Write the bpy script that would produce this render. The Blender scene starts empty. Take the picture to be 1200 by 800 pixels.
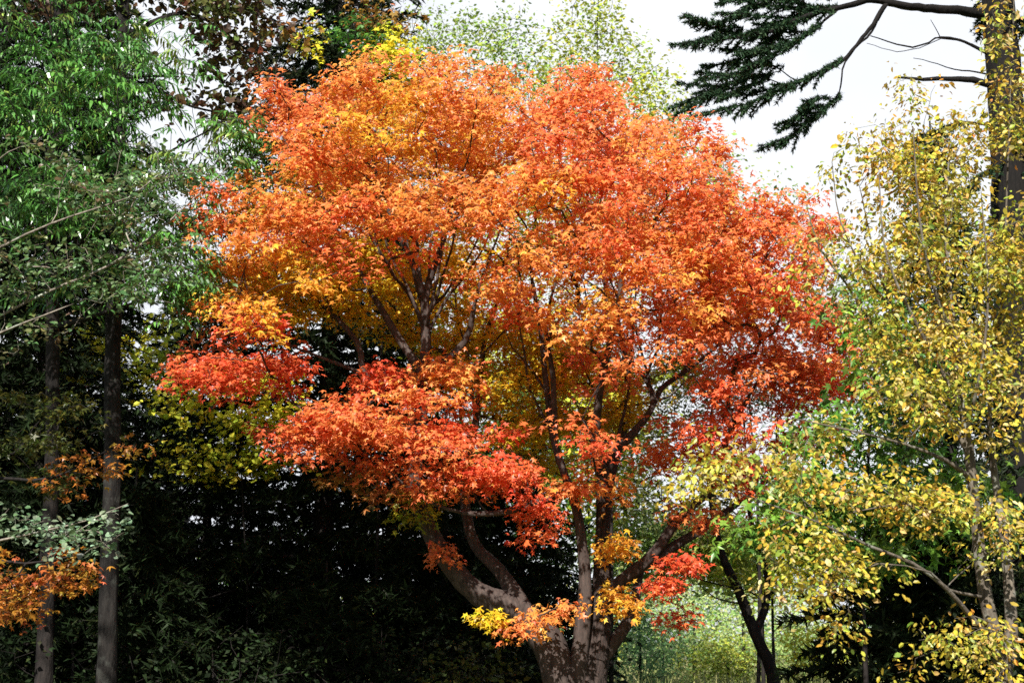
import bpy, math
import numpy as np
from mathutils import Vector

# ------------------------------------------------------------------ camera, light
rng = np.random.default_rng(11)
SC = bpy.context.scene
COL = SC.collection
FPX = 1640.0
PITCH = math.radians(12.05)
CAMZ = 1.6
cam_d = bpy.data.cameras.new('camera')
cam_d.sensor_width = 36.0
cam_d.lens = FPX / 1200 * 36.0
cam_d.clip_start = 0.1
cam_d.clip_end = 3000
cam_d.dof.use_dof = True
cam_d.dof.focus_distance = 17.6
cam_d.dof.aperture_fstop = 2.4
cam = bpy.data.objects.new('camera', cam_d)
COL.objects.link(cam)
cam.location = (0, 0, CAMZ)
cam.rotation_euler = (math.pi / 2 + PITCH, 0, 0)
SC.camera = cam

SUN_EL, SUN_AZ = math.radians(41), math.radians(191)     # azimuth clockwise from +Y (the view direction)
sun_dir = Vector((math.sin(SUN_AZ) * math.cos(SUN_EL), math.cos(SUN_AZ) * math.cos(SUN_EL), math.sin(SUN_EL)))
sl = bpy.data.lights.new('sun', 'SUN')
sl.energy = 5.0
sl.angle = math.radians(0.5)
sl.color = (1.0, 0.95, 0.86)
so = bpy.data.objects.new('sun', sl)
COL.objects.link(so)
so.rotation_euler = sun_dir.to_track_quat('Z', 'Y').to_euler()

W = bpy.data.worlds.new('World')
SC.world = W
W.use_nodes = True
nt = W.node_tree
nt.nodes.clear()
wo = nt.nodes.new('ShaderNodeOutputWorld')
bg = nt.nodes.new('ShaderNodeBackground')
bg.inputs['Strength'].default_value = 0.05
sky = nt.nodes.new('ShaderNodeTexSky')
sky.sky_type = 'NISHITA'
sky.sun_disc = False
sky.sun_elevation = SUN_EL
sky.sun_rotation = SUN_AZ
tc = nt.nodes.new('ShaderNodeTexCoord')
nz = nt.nodes.new('ShaderNodeTexNoise')
nz.inputs['Scale'].default_value = 1.6
nz.inputs['Detail'].default_value = 6
sep = nt.nodes.new('ShaderNodeSeparateXYZ')
mr = nt.nodes.new('ShaderNodeMapRange')           # clouds are banked up towards +Y
mr.inputs['From Min'].default_value = 0.25
mr.inputs['From Max'].default_value = 0.8
mr.inputs['To Min'].default_value = -0.25
mr.inputs['To Max'].default_value = 0.45
ad = nt.nodes.new('ShaderNodeMath')
ad.operation = 'ADD'
rp = nt.nodes.new('ShaderNodeMapRange')
rp.inputs['From Min'].default_value = 0.50
rp.inputs['From Max'].default_value = 0.66
mx = nt.nodes.new('ShaderNodeMix')
mx.data_type = 'RGBA'
nz2 = nt.nodes.new('ShaderNodeTexNoise')
nz2.inputs['Scale'].default_value = 4.5
nz2.inputs['Detail'].default_value = 5
cr2 = nt.nodes.new('ShaderNodeValToRGB')
cr2.color_ramp.elements[0].position = 0.35
cr2.color_ramp.elements[0].color = (9.4, 9.8, 10.5, 1)
cr2.color_ramp.elements[1].position = 0.6
cr2.color_ramp.elements[1].color = (10.5, 10.8, 11.2, 1)
nt.links.new(nz2.outputs['Fac'], cr2.inputs['Fac'])
nt.links.new(cr2.outputs['Color'], mx.inputs['B'])
L = nt.links.new
L(tc.outputs['Generated'], nz.inputs['Vector'])
L(tc.outputs['Generated'], nz2.inputs['Vector'])
L(tc.outputs['Generated'], sep.inputs[0])
L(sep.outputs['Y'], mr.inputs['Value'])
L(nz.outputs['Fac'], ad.inputs[0])
L(mr.outputs['Result'], ad.inputs[1])
L(ad.outputs[0], rp.inputs['Value'])
L(rp.outputs['Result'], mx.inputs['Factor'])
L(sky.outputs[0], mx.inputs['A'])
L(mx.outputs['Result'], bg.inputs['Color'])
L(bg.outputs[0], wo.inputs['Surface'])

SC.view_settings.view_transform = 'Standard'
SC.view_settings.look = 'None'
SC.view_settings.gamma = 1
SC.view_settings.exposure = 1.0
cy = SC.cycles
cy.max_bounces = 8
cy.diffuse_bounces = 5
cy.glossy_bounces = 1
cy.transmission_bounces = 3
cy.transparent_max_bounces = 4
cy.use_denoising = False
cy.caustics_reflective = False
cy.caustics_refractive = False

# ------------------------------------------------------------------ helpers
CP, SP = math.cos(PITCH), math.sin(PITCH)


def at(px, py, Y):
    x = (px - 600.0) / FPX
    z = (400.0 - py) / FPX
    d = np.array([x, CP - z * SP, SP + z * CP])
    return np.array([0, 0, CAMZ]) + d * (Y / d[1])


def at_many(px, py, Y):
    x = (px - 600.0) / FPX
    z = (400.0 - py) / FPX
    dy = CP - z * SP
    return np.stack([x * Y / dy, Y, CAMZ + (SP + z * CP) * Y / dy], 1)


def nrm(v):
    return v / np.maximum(np.linalg.norm(v, axis=-1, keepdims=True), 1e-9)


def mesh_np(name, V, F, mat, parent=None, col=None, smooth=False, loc=None):
    """F: (n,3) or (n,4) index array, or list of the two."""
    V = np.asarray(V, np.float32)
    if loc is not None:
        V = V - np.asarray(loc, np.float32)
    if not isinstance(F, list):
        F = [F]
    F = [f for f in F if len(f)]
    me = bpy.data.meshes.new(name)
    me.vertices.add(len(V))
    me.vertices.foreach_set('co', V.ravel())
    idx = np.concatenate([f.ravel() for f in F]).astype(np.int32)
    tot = np.concatenate([np.full(len(f), f.shape[1], np.int32) for f in F])
    st = np.concatenate([[0], np.cumsum(tot)[:-1]]).astype(np.int32)
    me.loops.add(len(idx))
    me.loops.foreach_set('vertex_index', idx)
    me.polygons.add(len(tot))
    me.polygons.foreach_set('loop_start', st)
    me.polygons.foreach_set('use_smooth', np.full(len(tot), smooth, bool))
    me.update(calc_edges=True)
    if col is not None:
        ca = me.color_attributes.new('tint', 'FLOAT_COLOR', 'POINT')
        c4 = np.ones((len(V), 4), np.float32)
        c4[:, :3] = col
        ca.data.foreach_set('color', c4.ravel())
    me.materials.append(mat)
    o = bpy.data.objects.new(name, me)
    COL.objects.link(o)
    if parent is not None:
        o.parent = parent
    return o


def empty(name, label, cat, loc, group=None):
    o = bpy.data.objects.new(name, None)
    o.empty_display_size = 0.3
    COL.objects.link(o)
    o.location = loc
    o['label'] = label
    o['category'] = cat
    if group:
        o['group'] = group
    return o


def crown_mesh(V, F, C, mat, segs, r, tmat, root, loc):
    """foliage and the fine twigs that carry it, one mesh with two materials"""
    v, f = sticks(segs, r)
    f3 = np.concatenate([f[:, [0, 1, 2]], f[:, [0, 2, 3]]])
    o = mesh_np('crown', np.concatenate([V, v]), np.concatenate([F, f3 + len(V)]), mat, root, np.concatenate([C, np.full((len(v), 3), .05)]), loc=loc)
    o.data.materials.append(tmat)
    mi = np.zeros(len(F) + len(f3), np.int32)
    mi[len(F):] = 1
    o.data.polygons.foreach_set('material_index', mi)
    return o


# ------------------------------------------------------------------ materials
def leaf_mat(name, gloss=0.35, trans=0.4, rough=0.42):
    m = bpy.data.materials.new(name)
    m.use_nodes = True
    n = m.node_tree
    n.nodes.clear()
    out = n.nodes.new('ShaderNodeOutputMaterial')
    at_ = n.nodes.new('ShaderNodeAttribute')
    at_.attribute_name = 'tint'
    tcn = n.nodes.new('ShaderNodeTexCoord')
    no = n.nodes.new('ShaderNodeTexNoise')
    no.inputs['Scale'].default_value = 30
    no.inputs['Detail'].default_value = 2
    mp = n.nodes.new('ShaderNodeMapRange')
    mp.inputs['From Min'].default_value = 0.3
    mp.inputs['From Max'].default_value = 0.7
    mp.inputs['To Min'].default_value = 0.78
    mp.inputs['To Max'].default_value = 1.18
    mul = n.nodes.new('ShaderNodeVectorMath')
    mul.operation = 'SCALE'
    pr = n.nodes.new('ShaderNodeBsdfPrincipled')
    pr.inputs['Roughness'].default_value = rough
    pr.inputs['Specular IOR Level'].default_value = gloss
    tr = n.nodes.new('ShaderNodeBsdfTranslucent')
    mi = n.nodes.new('ShaderNodeMixShader')
    mi.inputs[0].default_value = trans
    n.links.new(tcn.outputs['Object'], no.inputs['Vector'])
    n.links.new(no.outputs['Fac'], mp.inputs['Value'])
    n.links.new(at_.outputs['Color'], mul.inputs[0])
    n.links.new(mp.outputs['Result'], mul.inputs['Scale'])
    n.links.new(mul.outputs[0], pr.inputs['Base Color'])
    n.links.new(mul.outputs[0], tr.inputs['Color'])
    n.links.new(pr.outputs[0], mi.inputs[1])
    n.links.new(tr.outputs[0], mi.inputs[2])
    n.links.new(mi.outputs[0], out.inputs['Surface'])
    return m


def bark_mat(name, c1, c2, scale=9, bump=0.6, lichen=None):
    m = bpy.data.materials.new(name)
    m.use_nodes = True
    n = m.node_tree
    n.nodes.clear()
    out = n.nodes.new('ShaderNodeOutputMaterial')
    pr = n.nodes.new('ShaderNodeBsdfPrincipled')
    pr.inputs['Roughness'].default_value = 0.85
    pr.inputs['Specular IOR Level'].default_value = 0.2
    tcn = n.nodes.new('ShaderNodeTexCoord')
    mp = n.nodes.new('ShaderNodeMapping')
    mp.inputs['Scale'].default_value = (scale, scale, scale * 0.22)
    no = n.nodes.new('ShaderNodeTexNoise')
    no.inputs['Scale'].default_value = 2.2
    no.inputs['Detail'].default_value = 7
    no.inputs['Roughness'].default_value = 0.65
    cr = n.nodes.new('ShaderNodeValToRGB')
    cr.color_ramp.elements[0].position = 0.35
    cr.color_ramp.elements[0].color = (*c1, 1)
    cr.color_ramp.elements[1].position = 0.68
    cr.color_ramp.elements[1].color = (*c2, 1)
    bp = n.nodes.new('ShaderNodeBump')
    bp.inputs['Strength'].default_value = bump
    bp.inputs['Distance'].default_value = 0.05
    n.links.new(tcn.outputs['Object'], mp.inputs['Vector'])
    n.links.new(mp.outputs[0], no.inputs['Vector'])
    n.links.new(no.outputs['Fac'], cr.inputs['Fac'])
    n.links.new(no.outputs['Fac'], bp.inputs['Height'])
    n.links.new(bp.outputs[0], pr.inputs['Normal'])
    src = cr.outputs['Color']
    if lichen:
        n2 = n.nodes.new('ShaderNodeTexNoise')
        n2.inputs['Scale'].default_value = 5
        n2.inputs['Detail'].default_value = 5
        r2 = n.nodes.new('ShaderNodeMapRange')
        r2.inputs['From Min'].default_value = 0.55
        r2.inputs['From Max'].default_value = 0.65
        mm = n.nodes.new('ShaderNodeMix')
        mm.data_type = 'RGBA'
        mm.inputs['B'].default_value = (*lichen, 1)
        n.links.new(tcn.outputs['Object'], n2.inputs['Vector'])
        n.links.new(n2.outputs['Fac'], r2.inputs['Value'])
        n.links.new(r2.outputs[0], mm.inputs['Factor'])
        n.links.new(src, mm.inputs['A'])
        src = mm.outputs['Result']
    n.links.new(src, pr.inputs['Base Color'])
    n.links.new(pr.outputs[0], out.inputs['Surface'])
    return m


M_MAPLE = leaf_mat('maple_leaf', 0.40, 0.50, 0.38)
M_LEAF = leaf_mat('broad_leaf', 0.45, 0.35, 0.40)
M_SHINY = leaf_mat('glossy_leaf', 0.7, 0.25, 0.32)
M_FAR = leaf_mat('far_leaf', 0.25, 0.4, 0.5)
M_NEEDLE = leaf_mat('needle', 0.12, 0.08, 0.6)
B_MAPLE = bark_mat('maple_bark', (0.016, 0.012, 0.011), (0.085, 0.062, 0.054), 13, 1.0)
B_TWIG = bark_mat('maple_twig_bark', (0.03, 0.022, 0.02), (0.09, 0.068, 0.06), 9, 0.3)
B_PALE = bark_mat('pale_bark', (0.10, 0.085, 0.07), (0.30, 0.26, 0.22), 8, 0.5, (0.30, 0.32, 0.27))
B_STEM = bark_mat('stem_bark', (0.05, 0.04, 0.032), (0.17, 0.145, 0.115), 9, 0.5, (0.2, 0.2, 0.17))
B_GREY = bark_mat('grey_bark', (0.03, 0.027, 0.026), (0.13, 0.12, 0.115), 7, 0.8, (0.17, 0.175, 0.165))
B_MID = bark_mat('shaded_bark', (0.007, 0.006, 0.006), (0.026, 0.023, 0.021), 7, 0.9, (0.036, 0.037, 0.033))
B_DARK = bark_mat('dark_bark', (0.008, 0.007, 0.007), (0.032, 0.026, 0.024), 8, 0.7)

# ------------------------------------------------------------------ leaf templates (x along the leaf, y across, z normal)


def fan(pts, centre):
    v = [centre] + pts
    f = [[0, i, i + 1] for i in range(1, len(pts))] + [[0, len(pts), 1]]
    return np.array(v, float), np.array(f)


_h = [(-0.05, 0, 0), (0.02, 0.34, -0.05), (0.28, 0.17, 0.0), (0.55, 0.60, -0.12), (0.56, 0.15, 0.0), (1.05, 0, -0.12)]
MAPLE_V, MAPLE_F = fan([_h[0]] + _h[1:5] + [_h[5]] + [(x, -y, z) for x, y, z in _h[4:0:-1]], (0.36, 0, 0.04))
OVAL_V = np.array([(0, 0, 0), (0.30, 0.26, 0.05), (0.72, 0.22, 0.03), (1.0, 0, -0.06), (0.72, -0.22, 0.03), (0.30, -0.26, 0.05), (0.5, 0, 0.0)], float)
OVAL_F = np.array([(6, 0, 5), (6, 5, 4), (6, 4, 3), (6, 3, 2), (6, 2, 1), (6, 1, 0)])
ROUND_V = OVAL_V * np.array([1, 1.65, 1.3])
LANCE_V = np.array([(0, 0, 0), (0.35, 0.12, 0.02), (0.35, -0.12, 0.02), (0.72, 0.10, -0.07), (0.72, -0.10, -0.07), (1.05, 0, -0.22)], float)
LANCE_F = np.array([(0, 2, 1), (1, 2, 4), (1, 4, 3), (3, 4, 5)])
DIA_V = np.array([(0, 0, 0), (0.45, 0.30, 0.03), (1, 0, -0.05), (0.45, -0.30, 0.03)], float)
DIA_F = np.array([(0, 3, 1), (1, 3, 2)])
BLADE_V = np.array([(0, 0.5, 0), (0, -0.5, 0), (1, 0, 0)], float)
BLADE_F = np.array([(0, 1, 2)])
KIND = {'maple': (MAPLE_V, MAPLE_F), 'oval': (OVAL_V, OVAL_F), 'round': (ROUND_V, OVAL_F), 'lance': (LANCE_V, LANCE_F), 'dia': (DIA_V, DIA_F)}


def stamp(kind, pos, axis, normal, size, col):
    tv, tf = KIND[kind]
    X = nrm(axis)
    Y = nrm(np.cross(normal, X))
    Z = np.cross(X, Y)
    curl = rng.uniform(-0.4, 3.2, (len(pos), 1, 1))
    wid = rng.uniform(0.75, 1.15, (len(pos), 1, 1))
    V = pos[:, None] + size[:, None, None] * (tv[None, :, 0, None] * X[:, None] + wid * tv[None, :, 1, None] * Y[:, None] + curl * tv[None, :, 2, None] * Z[:, None])
    n, k = len(pos), len(tv)
    F = (tf[None] + (np.arange(n) * k)[:, None, None]).reshape(-1, 3)
    return V.reshape(-1, 3), F, np.repeat(col, k, axis=0)


# palettes: albedo colours with weights
PAL = {
    'O': [((.86, .31, .08), 5), ((.86, .40, .075), 3), ((.85, .23, .09), 2)],
    'A': [((.85, .43, .05), 5), ((.86, .34, .06), 3), ((.72, .46, .045), 2)],
    'R': [((.86, .235, .08), 5), ((.86, .31, .08), 3), ((.80, .16, .065), 2)],
    'C': [((.85, .155, .06), 5), ((.85, .215, .07), 3), ((.70, .075, .04), 2)],
    'Y': [((.80, .55, .035), 5), ((.66, .54, .04), 3), ((.84, .42, .03), 2)],
    'g': [((.30, .34, .03), 5), ((.52, .40, .03), 3), ((.18, .26, .03), 2)],
    'gold': [((.55, .38, .04), 6), ((.44, .40, .05), 6), ((.27, .35, .05), 4), ((.60, .46, .22), 2), ((.54, .23, .04), 1.5), ((.12, .22, .04), 1)],
    'goldgreen': [((.32, .37, .05), 4), ((.19, .33, .04), 4), ((.50, .36, .06), 3), ((.45, .38, .2), 1)],
    'lime': [((.11, .25, .03), 5), ((.19, .30, .04), 3), ((.06, .16, .03), 3)],
    'green': [((.075, .215, .04), 5), ((.11, .28, .045), 4), ((.05, .14, .035), 3), ((.24, .32, .06), 1)],
    'greygreen': [((.08, .17, .06), 5), ((.20, .29, .14), 2), ((.09, .14, .04), 4), ((.17, .14, .06), 1), ((.13, .07, .04), 1)],
    'silver': [((.22, .31, .20), 5), ((.16, .25, .13), 3), ((.10, .17, .08), 3)],
    'brown': [((.10, .05, .03), 4), ((.06, .04, .025), 4), ((.10, .13, .03), 5), ((.20, .08, .05), 1)],
    'birch': [((.28, .40, .07), 4), ((.38, .46, .08), 3), ((.20, .30, .07), 3)],
    'birchy': [((.38, .46, .07), 4), ((.52, .52, .07), 3), ((.24, .36, .07), 2)],
    'yg': [((.64, .66, .06), 4), ((.50, .60, .06), 4), ((.76, .60, .06), 3)],
    'yel': [((.84, .66, .04), 4), ((.76, .68, .05), 3), ((.52, .58, .05), 2)],
    'olive': [((.07, .10, .03), 4), ((.10, .12, .03), 3), ((.12, .09, .04), 2)],
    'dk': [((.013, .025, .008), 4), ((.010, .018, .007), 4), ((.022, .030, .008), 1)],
    'pal': [((.36, .50, .17), 4), ((.46, .54, .20), 3), ((.25, .42, .15), 3), ((.52, .52, .16), 1)],
    'blue': [((.28, .44, .17), 4), ((.22, .40, .15), 3)],
    'bronze': [((.30, .16, .03), 4), ((.40, .14, .04), 3), ((.16, .14, .03), 3)],
    'dolive': [((.06, .08, .015), 4), ((.10, .09, .015), 3), ((.04, .06, .015), 3)],
    'dorange': [((.44, .15, .03), 4), ((.48, .21, .03), 3), ((.40, .27, .035), 2), ((.40, .09, .035), 2)],
}


def pick(pal, n):
    cs = np.array([c for c, w in PAL[pal]])
    w = np.array([w for c, w in PAL[pal]], float)
    return cs[rng.choice(len(cs), n, p=w / w.sum())]


# ------------------------------------------------------------------ tree skeleton
class Tree:
    def __init__(s, name, label, cat, group=None, bark=None):
        s.name, s.label, s.cat, s.group = name, label, cat, group
        s.P, s.par, s.R, s.len, s.lid, s.att = [], [], [], [], [], []
        s.bark = bark or B_DARK
        s.nl = 0
        s.leaves = []
        s.tips = []

    def limb(s, pts, r0, r1, step=0.2, att_from=0.25, wig=0.0, flare=False):
        """hand-laid limb; attaches to the nearest node already there"""
        pts = [np.array(p, float) for p in pts]
        lid = s.nl
        s.nl += 1
        if s.P:
            d = np.linalg.norm(np.array(s.P) - pts[0], axis=1)
            k = int(np.argmin(d))
            pts[0] = s.P[k].copy()
            parent, L0 = k, s.len[k]
        else:
            parent, L0 = -1, 0.0
        # catmull-rom
        q = [2 * pts[0] - pts[1]] + pts + [2 * pts[-1] - pts[-2]]
        out = [pts[0]]
        for i in range(1, len(q) - 2):
            a, b, c, d = q[i - 1], q[i], q[i + 1], q[i + 2]
            n = max(1, int(np.linalg.norm(c - b) / step))
            for j in range(1, n + 1):
                t = j / n
                out.append(0.5 * ((2 * b) + (c - a) * t + (2 * a - 5 * b + 4 * c - d) * t * t + (-a + 3 * b - 3 * c + d) * t ** 3))
        out = np.array(out)
        if wig:
            nn = len(out)
            w = np.cumsum(rng.normal(0, wig, (nn, 3)), axis=0)
            w -= np.linspace(0, 1, nn)[:, None] * w[-1]
            out += w - w[0]
        seg = np.r_[0, np.cumsum(np.linalg.norm(np.diff(out, axis=0), axis=1))]
        T = seg[-1]
        rl = None
        if isinstance(r0, (list, tuple)):
            pp = np.array(pts)
            ps = np.r_[0, np.cumsum(np.linalg.norm(np.diff(pp, axis=0), axis=1))]
            rl = np.interp(seg / T, ps / ps[-1], r0)
        for i, p in enumerate(out):
            if parent >= 0 and i == 0:
                continue
            t = seg[i] / T
            r = rl[i] if rl is not None else r0 + (r1 - r0) * t ** 0.85
            if flare and p[2] < 0.8:
                r *= 1 + 0.5 * (1 - max(p[2], 0) / 0.8) ** 2
            s.P.append(p)
            s.R.append(r)
            s.par.append(parent)
            s.len.append(L0 + seg[i])
            s.lid.append(lid)
            s.att.append(t >= att_from)
            parent = len(s.P) - 1
        return lid

    def grow(s, T, bf=0.25, zpen=0.8, step=0.2, jit=0.25, rtip=0.0035, maxd=99):
        T = np.asarray(T, float)
        N = len(T)
        best = np.full(N, np.inf)
        bi = np.zeros(N, int)
        todo = np.ones(N, bool)

        def upd(P, pl, i0, okm):
            d = T[:, None] - P[None]
            c = np.linalg.norm(d, axis=2) + zpen * np.maximum(0, -d[:, :, 2]) + bf * pl[None]
            c[:, ~okm] = np.inf
            j = np.argmin(c, axis=1)
            cc = c[np.arange(N), j]
            m = cc < best
            best[m] = cc[m]
            bi[m] = i0[j[m]]
        P0 = np.array(s.P)
        upd(P0, np.array(s.len), np.arange(len(P0)), np.array(s.att))
        for _ in range(N):
            i = int(np.argmin(np.where(todo, best, np.inf)))
            todo[i] = False
            k = bi[i]
            a, b = s.P[k], T[i]
            d = np.linalg.norm(b - a)
            n = max(1, int(round(d / step)))
            pk = s.par[k]
            tan = (a - s.P[pk]) if pk >= 0 else np.array([0, 0, 1.0])
            tan = tan / max(np.linalg.norm(tan), 1e-6)
            ctrl = a + (tan * 0.55 + np.array([0, 0, 0.15])) * d * 0.45
            prev = k
            newP, newL = [], []
            for j in range(1, n + 1):
                t = j / n
                p = (1 - t) ** 2 * a + 2 * t * (1 - t) * ctrl + t * t * b
                if j < n:
                    p = p + rng.normal(0, jit * step * 0.35, 3)
                s.P.append(p)
                s.R.append(np.nan)
                s.par.append(prev)
                s.len.append(s.len[prev] + d / n)
                s.lid.append(s.lid[prev])
                s.att.append(True)
                prev = len(s.P) - 1
                newP.append(p)
                newL.append(s.len[prev])
            s.tips.append(prev)
            i0 = np.arange(len(s.P) - n, len(s.P))
            upd(np.array(newP), np.array(newL), i0, np.ones(n, bool))
        s.rtip = rtip
        return s

    def radii(s):
        P = np.array(s.P)
        par = np.array(s.par)
        R = np.array(s.R, float)
        n = len(P)
        acc = np.zeros(n)
        e = 2.1
        rt = getattr(s, 'rtip', 0.004) ** e
        best = np.full(n, -1.0)
        main = np.full(n, -1)
        val = np.zeros(n)
        for i in range(n - 1, -1, -1):
            v = max(acc[i], rt)
            val[i] = v
            p = par[i]
            if np.isnan(R[i]):
                R[i] = v ** (1 / e)
            if p >= 0:
                acc[p] += v
        for i in range(n):
            p = par[i]
            if p >= 0:
                if R[i] > R[p]:
                    R[i] = R[p] * 0.92
                same = 10 if s.lid[i] == s.lid[p] and not np.isnan(s.R[i]) else 1
                if R[i] * same > best[p]:
                    best[p] = R[i] * same
                    main[p] = i
        return P, par, R, main

    def wood(s, base, root, split_limbs=True, bark_small=None, bumpy=1.0):
        P, par, R, main = s.radii()
        lid = np.array(s.lid)
        n = len(P)
        tin = np.zeros((n, 3))
        ok = par >= 0
        tin[ok] = nrm(P[ok] - P[par[ok]])
        tin[~ok] = (0, 0, 1)
        tang = tin.copy()
        m = main >= 0
        tang[m] = nrm(tin[m] + tin[main[m]])
        ref = np.array([0.83, 0.53, 0.17])

        def rings(pos, tg, r, k, ln):
            u = nrm(np.cross(tg, ref))
            v = np.cross(tg, u)
            a = np.arange(k) * 2 * math.pi / k
            rr = np.repeat(r[:, None], k, 1)
            if k > 6:
                rr = rr * (1 + bumpy * (0.05 * np.sin(3 * a[None] + 1.7 * ln[:, None]) + 0.045 * np.sin(5 * a[None] - 2.3 * ln[:, None] + 2) + 0.03 * rng.normal(0, 1, (len(r), k))))
            return pos[:, None] + rr[..., None] * (np.cos(a)[None, :, None] * u[:, None] + np.sin(a)[None, :, None] * v[:, None])
        ln = np.array(s.len)
        groups = range(s.nl) if split_limbs else [None]
        objs = []
        for g in groups:
            sel = np.where(ok & (lid == g if g is not None else True))[0]
            if not len(sel):
                continue
            Vs, Fs, off = [], [], 0
            for thick in (True, False):
                e = sel[(R[sel] > 0.03) == thick]
                if not len(e):
                    continue
                k = 16 if thick else 4
                # start rings, end rings
                child = e
                pa = par[e]
                ismain = main[pa] == e
                endr = rings(P[child], tang[child], R[child], k, ln[child])
                idx_end = {int(c): i for i, c in enumerate(child)}
                startidx = np.zeros(len(e), int)
                extra_pos, extra_t, extra_r, extra_l = [], [], [], []
                for i, (c, p_) in enumerate(zip(child, pa)):
                    if ismain[i] and int(p_) in idx_end:
                        startidx[i] = idx_end[int(p_)]
                    else:
                        startidx[i] = len(e) + len(extra_pos)
                        extra_pos.append(P[p_])
                        extra_t.append(tang[p_] if ismain[i] else tin[c])
                        extra_r.append(R[p_] if ismain[i] else min(R[p_], R[c] * 1.15))
                        extra_l.append(ln[p_])
                allr = endr
                if extra_pos:
                    ex = rings(np.array(extra_pos), np.array(extra_t), np.array(extra_r), k, np.array(extra_l))
                    allr = np.concatenate([endr, ex])
                j = np.arange(k)
                j2 = (j + 1) % k
                s0 = startidx[:, None] * k
                e0 = np.arange(len(e))[:, None] * k
                F = np.stack([s0 + j, s0 + j2, e0 + j2, e0 + j], 2).reshape(-1, 4) + off
                Vs.append(allr.reshape(-1, 3))
                Fs.append(F)
                off += len(allr) * k
            nm = 'trunk' if (g == 0 or g is None) else 'limb'
            objs.append(mesh_np(nm, np.concatenate(Vs), np.concatenate(Fs), (s.bark if g in (0, None) or bark_small is None else bark_small), root, smooth=True, loc=base))
        return objs


SUNV = np.array(sun_dir)


def add_leaves(tips, dirs, pals, kind, per, size, spread=(0.26, 0.09), up=1.0, jitter=0.6, sun=0.3, droop=0.3, var=0.25):
    """flat pads of leaves round every twig end"""
    n = len(tips)
    cnt = rng.poisson(per, n) + 1
    ids = np.repeat(np.arange(n), cnt)
    m = len(ids)
    a = rng.uniform(0, 2 * math.pi, m)
    r = np.sqrt(rng.uniform(0.02, 1, m)) * spread[0] * rng.uniform(0.6, 1.25, n)[ids]
    off = np.stack([np.cos(a) * r, np.sin(a) * r, rng.normal(0, spread[1], m) - droop * r * 0.5], 1)
    pos = tips[ids] + off
    axis = np.stack([np.cos(a), np.sin(a), np.full(m, -droop)], 1) + rng.normal(0, 0.45, (m, 3))
    nor = np.array([0, 0, up]) + sun * SUNV + rng.normal(0, jitter, (m, 3))
    base = np.zeros((n, 3))
    pals = np.asarray(pals)
    for p in np.unique(pals):
        k = pals == p
        base[k] = pick(p, k.sum())
    c = np.zeros((m, 3))
    for p in np.unique(pals):
        k = pals[ids] == p
        c[k] = 0.6 * base[ids[k]] + 0.4 * pick(p, k.sum())
    c *= rng.lognormal(0, var, m)[:, None]
    c *= 1 + rng.normal(0, 0.08, (m, 3))
    c = np.clip(c, 0.004, 0.86)
    sz = size * np.clip(rng.normal(0.92, 0.24, m), 0.4, 1.45)
    return stamp(kind, pos, axis, nor, sz, c)


def merge(parts):
    V, F, C, o = [], [], [], 0
    for v, f, c in parts:
        V.append(v)
        F.append(f + o)
        C.append(c)
        o += len(v)
    return np.concatenate(V), np.concatenate(F), np.concatenate(C)


def pads(cent, k, r, th):
    """k twig ends spread in one thin, slightly tilted tier round every centre"""
    n = len(cent)
    a = rng.uniform(0, 2 * math.pi, (n, k))
    rr = np.sqrt(rng.uniform(0.01, 1, (n, k))) * (r * rng.uniform(0.6, 1.4, n))[:, None]
    tx, ty = rng.normal(0, 0.28, (2, n, 1))
    x, y = np.cos(a) * rr * 1.15, np.sin(a) * rr
    o = np.stack([x, y, x * tx + y * ty - rr * 0.22 + rng.normal(0, th, (n, k))], 2)
    return (cent[:, None] + o).reshape(-1, 3)


def clump_points(cl, k=1, r=0.4, th=0.05):
    """cl: (px, py, Y, rx_px, ry_px, dY_m, n, palette)"""
    T, pl = [], []
    for px, py, Y, rx, ry, dY, n, pal in cl:
        n = max(1, int(round(n / k)))
        q = nrm(rng.normal(0, 1, (n, 3))) * (rng.uniform(0.02, 1, n) ** 0.42)[:, None]
        sc = 0.85 if k > 1 else 1
        c = at_many(px + sc * rx * q[:, 0], py + sc * ry * q[:, 1], Y + dY * q[:, 2])
        if k > 1:
            c = pads(c, k, min(r, rx / 115.0), th)
        T.append(c)
        pl += [pal] * len(c)
    return np.concatenate(T), np.array(pl)


def broadleaf(name, label, cat, base, limbs, clumps, kind='oval', per=14, size=0.08, bark=None, mat=None, group=None,
              spread=(0.26, 0.09), split=False, bf=0.25, bark_small=None, rtip=0.0035, extra=None, shuffle_step=0.2, leafkw=None,
              crown_name='crown', minz=0.3, pad=(1, .4, .05)):
    t = Tree(name, label, cat, group, bark)
    for lb in limbs:
        t.limb(**lb)
    T, pl = clump_points(clumps, *pad)
    if extra is not None:
        T = np.concatenate([T, extra[0]])
        pl = np.concatenate([pl, extra[1]])
    k = T[:, 2] > minz
    T, pl = T[k], pl[k]
    t.grow(T, bf=bf, rtip=rtip, step=shuffle_step)
    root = empty(name, label, cat, base, group)
    t.wood(base, root, split, bark_small)
    tips = T
    kw = dict(spread=spread)
    kw.update(leafkw or {})
    V, F, C = add_leaves(tips, None, pl, kind, per, size, **kw)
    mesh_np(crown_name, V, F, mat or M_LEAF, root, C, loc=base)
    return t, root, T


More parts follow.
